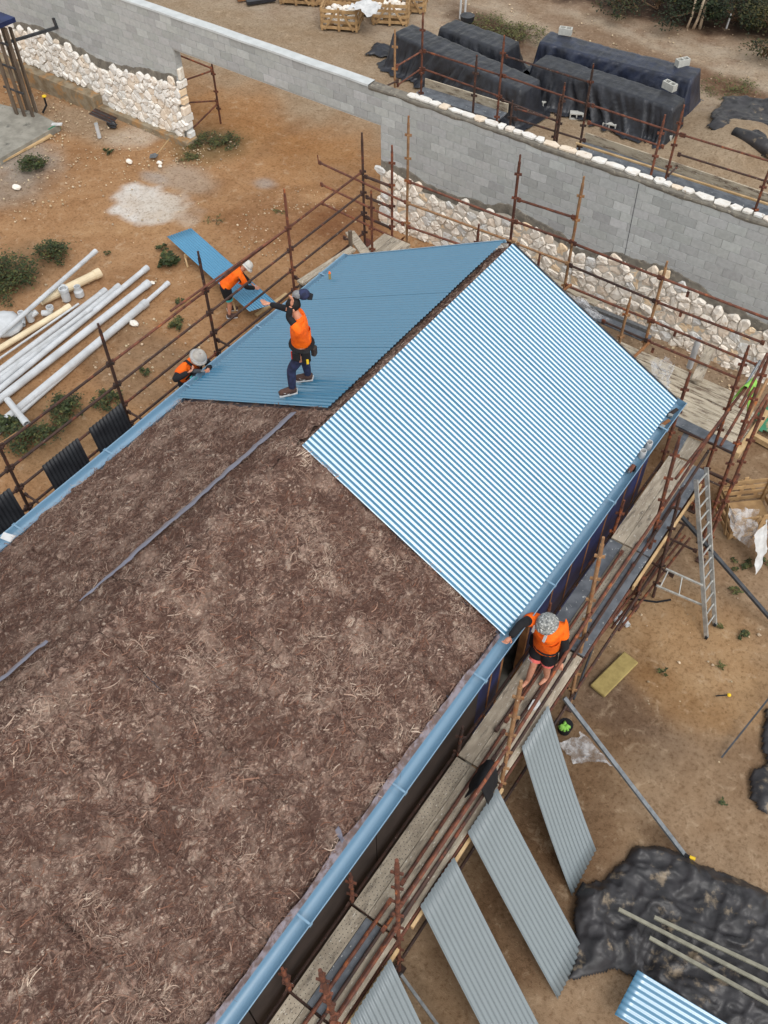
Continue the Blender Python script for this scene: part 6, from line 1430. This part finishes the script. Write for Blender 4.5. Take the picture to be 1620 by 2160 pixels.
weed(358, 557, .26, .3, 300, 'spiky green tussock beside the light blue sheet', 4, .05, .09); weed(343, 528, .16, .18, 120, 'small tuft just above the spiky tussock', 5, .2, .05); weed(338, 562, .1, .12, 60, 'tiny leafy weed left of the spiky tussock', 6, .0, .05)
weed(229, 322, .14, .14, 110, 'small dark weed alone on tan soil near the shovel', 7, .1, .05); weed(226, 535, .1, .06, 40, 'tiny weed beside the thin top pipe', 8, .3, .04); weed(380, 685, .26, .2, 170, 'greyish tuft beside the outermost pipe end', 9, .5, .06); weed(380, 640, .14, .12, 70, 'small dark weed near the outermost pipe tip', 10, .2, .05)
weed(305, 790, .18, .15, 110, 'greenish tuft inside the left scaffold by its ochre string', 11, .3, .05); weed(228, 850, .35, .25, 260, 'weeds above the first dark leaning sheet', 12, .2, .06); weed(140, 868, .45, .35, 420, 'leafy weeds at the foot of the pipe pile', 13, .1, .06); weed(60, 930, .5, .4, 520, 'leafy weeds at the lower left scaffold upright', 14, .1, .06); weed(15, 905, .3, .3, 220, 'spiky weeds by the crosswise short pipe', 15, .1, .09); weed(110, 905, .4, .25, 300, 'low weeds between the pipe pile and the middle dark sheet', 16, .25, .05)
weed(430, 300, .55, .12, 420, 'low dark weeds in front of the small scaffold frame in the opening', 17, .45, .05); weed(475, 300, .5, .12, 340, 'low weeds right of the small scaffold frame', 18, .5, .05); weed(400, 335, .35, .08, 160, 'sparse dry weeds under the stone corner', 19, .6, .05)
weed(455, 465, .3, .05, 50, 'dry twigs on the soil above the ground worker', 20, 1.0, .04); weed(590, 450, .2, .06, 50, 'dry sprig near the second left upright', 21, .9, .04)
weed(1562, 1192, .2, .1, 90, 'low green weed below the right crate', 22, .3, .045); weed(1398, 1418, .1, .08, 40, 'tiny weed in the yard right of the yellow batt', 23, .3, .04); weed(1565, 1340, .12, .08, 60, 'small dark weed right of the ladder foot', 24, .2, .05); weed(1550, 1250, .12, .06, 40, 'dry dark sprig on the soil between the ladder and the dark prop', 25, .8, .05); weed(1520, 1405, .08, .05, 30, 'brown tuft above the yellow-headed peg', 26, .9, .04); weed(1523, 1692, .08, .05, 30, 'tiny green tuft left of the right tarpaulin edge', 27, .1, .04); weed(1612, 1190, .15, .1, 50, 'weed at the right picture edge below the crate', 34, .3, .05); weed(1516, 1320, .1, .05, 30, 'dark leaf litter at the ladder foot', 28, .8, .04)
weed(1035, 60, 1.1, .25, 900, 'dead brown scrub between the tarpaulin stacks and the track', 29, 1.0, .06, 'dead_scrub', cat='scrub'); weed(1110, 75, .8, .2, 420, 'dead brown scrub left of the navy tarpaulin stack', 30, 1.0, .06, 'dead_scrub', cat='scrub'); weed(1290, 110, .3, .1, 60, 'dark tuft on the gravel track', 35, .8, .05)
weed(1540, 190, .9, .16, 300, 'dry brown scrub behind the folded tarpaulin', 31, 1.0, .06, 'dead_scrub', cat='scrub')
def shrub(u, v, rad, h, n, label, seed, dry, dark=1.0):
    rr = random.Random(seed); c = G(u, v, .3); T = thing('shrub', c, label, 'shrub'); st = MB(); lf = MB()
    lobes = [(c + V(rr.gauss(0, rad * .45), rr.gauss(0, rad * .45), h * (.15 + .3 * rr.random())), rad * (.3 + .25 * rr.random())) for _ in range(9)]
    for p, r_ in lobes: st.path([c + V(rr.gauss(0, .1), rr.gauss(0, .1), -.2), lerp(c, p, .5) + V(0, 0, .05), p], [.025, .018, .008], 5)
    for i in range(int(n * 2.2)):
        p, r_ = lobes[rr.randrange(9)]; d0 = unit((rr.gauss(0, 1), rr.gauss(0, 1), rr.gauss(0, 1))); q = p + d0 * r_ * (.3 + .7 * rr.random()) * V(1, 1, .7); q[2] = max(q[2], c[2] - .1); L = .085 * (.6 + .9 * rr.random())
        d = unit((rr.gauss(0, 1), rr.gauss(0, 1), rr.gauss(0, .6))); s = unit(np.cross(d, (rr.uniform(-.6, .6), rr.uniform(-.6, .6), 1))); g = .18 + rr.random() * .5
        lf.tint = (g * 3.6, g * 2.2, g * 1.5) if rr.random() < dry else (g, g * (1.0 + .2 * rr.random()), g * .9)
        lf.add([q - d * L * .5, q + s * L * .28, q + d * L * .5, q - s * L * .28], [(0, 1, 2, 3)])
    st.build('stems', MAT['twig'], T); lf.build('foliage', MAT['leaf'], T)
shrub(1500, 22, 1.5, 1.3, 1500, 'dark green shrub beside the pale trunks at the top right', 41, .05); shrub(1440, 5, 1.4, 1.2, 900, 'dark shrub left of the pale trunks at the top edge', 42, .2); shrub(1560, 30, 1.3, .9, 900, 'dark low shrub right of the dark green one', 43, .15); shrub(1390, 2, 1.2, .8, 600, 'brownish shrub at the top edge above the track', 44, .6); shrub(1330, -2, 1.2, .7, 500, 'dark shrub at the top edge above the navy stack', 45, .4)
shrub(1590, -5, 1.6, 1.2, 900, 'golden dry shrub at the top right corner', 46, .95); shrub(1640, 60, 1.5, 1.0, 800, 'golden dry grass clump at the right edge below the corner', 47, .95); shrub(1540, -25, 1.6, 1.4, 800, 'tall golden shrub above the dark shrubs', 48, .9); shrub(1620, 105, .9, .5, 320, 'low dark scrub at the end of the mulch strip', 49, .5)
def slim_tree(u, v, h, lean, label, seed, r):
    rr = random.Random(seed); b = G(u, v, .35); T = thing('slim_tree', b * V(1, 1, 0), label, 'tree', 'pale trunks at the top right'); t = MB(); pts = [b - V(0, 0, .4)] + [b + V(lean[0], lean[1], 1) * h * k / 6 + V(rr.gauss(0, .04), rr.gauss(0, .04), 0) for k in range(7)]; t.path(pts, [r * 1.2] + [r * (1 - .09 * k) for k in range(7)], 8); t.build('trunk', MAT['bark_pale'], T, smooth=True)
    lb = MB(); lf = MB()
    for k in range(9):
        a = rr.random() * 6.283; p = lerp(pts[4], pts[7], rr.random()); q = p + V(math.cos(a), math.sin(a), .7) * (.5 + .5 * rr.random()); lb.path([p, lerp(p, q, .5) + V(0, 0, .05), q], [.02, .014, .006], 5)
        for j in range(60):
            c = q + V(rr.gauss(0, .25), rr.gauss(0, .25), rr.gauss(0, .2)); d = unit((rr.gauss(0, 1), rr.gauss(0, 1), rr.gauss(0, .5))); s = unit(np.cross(d, (rr.random(), .3, 1))); L = .1; g = .7 + rr.random() * .7; lf.tint = (g, g, g); lf.add([c - d * L * .5, c + s * L * .2, c + d * L * .5, c - s * L * .2], [(0, 1, 2, 3)])
    lb.build('limbs', MAT['bark'], T); lf.build('crown', MAT['leaf'], T)
slim_tree(1455, 34, 9.5, (.03, .02), 'thin leaning trunk, left one of three at the top right', 1, .035); slim_tree(1468, 36, 10.0, (.10, .04), 'pale slanting trunk, middle one of three at the top right', 2, .042); slim_tree(1482, 34, 9.8, (.02, .0), 'thicker upright trunk, right one of three at the top right', 3, .05)
p = G(1532, 60); mb = MB(); mb.tube(p, p + V(.02, .02, .45), .03, 6); tag(mb.build('survey_peg', MAT['white'], base=p), 'white survey peg standing in the dark mulch at the top right', 'peg')
# ochre string line beside the left scaffold
mb = MB(); mb.path([G(222, 765, .4), G(150, 830, .35), G(60, 895, .3), G(0, 935, .3)], .012, 6); tag(mb.build('ochre_rope', MAT['rust_tan'], base=G(110, 860)), 'ochre line slanting between the pipe pile and the left scaffold', 'rope')
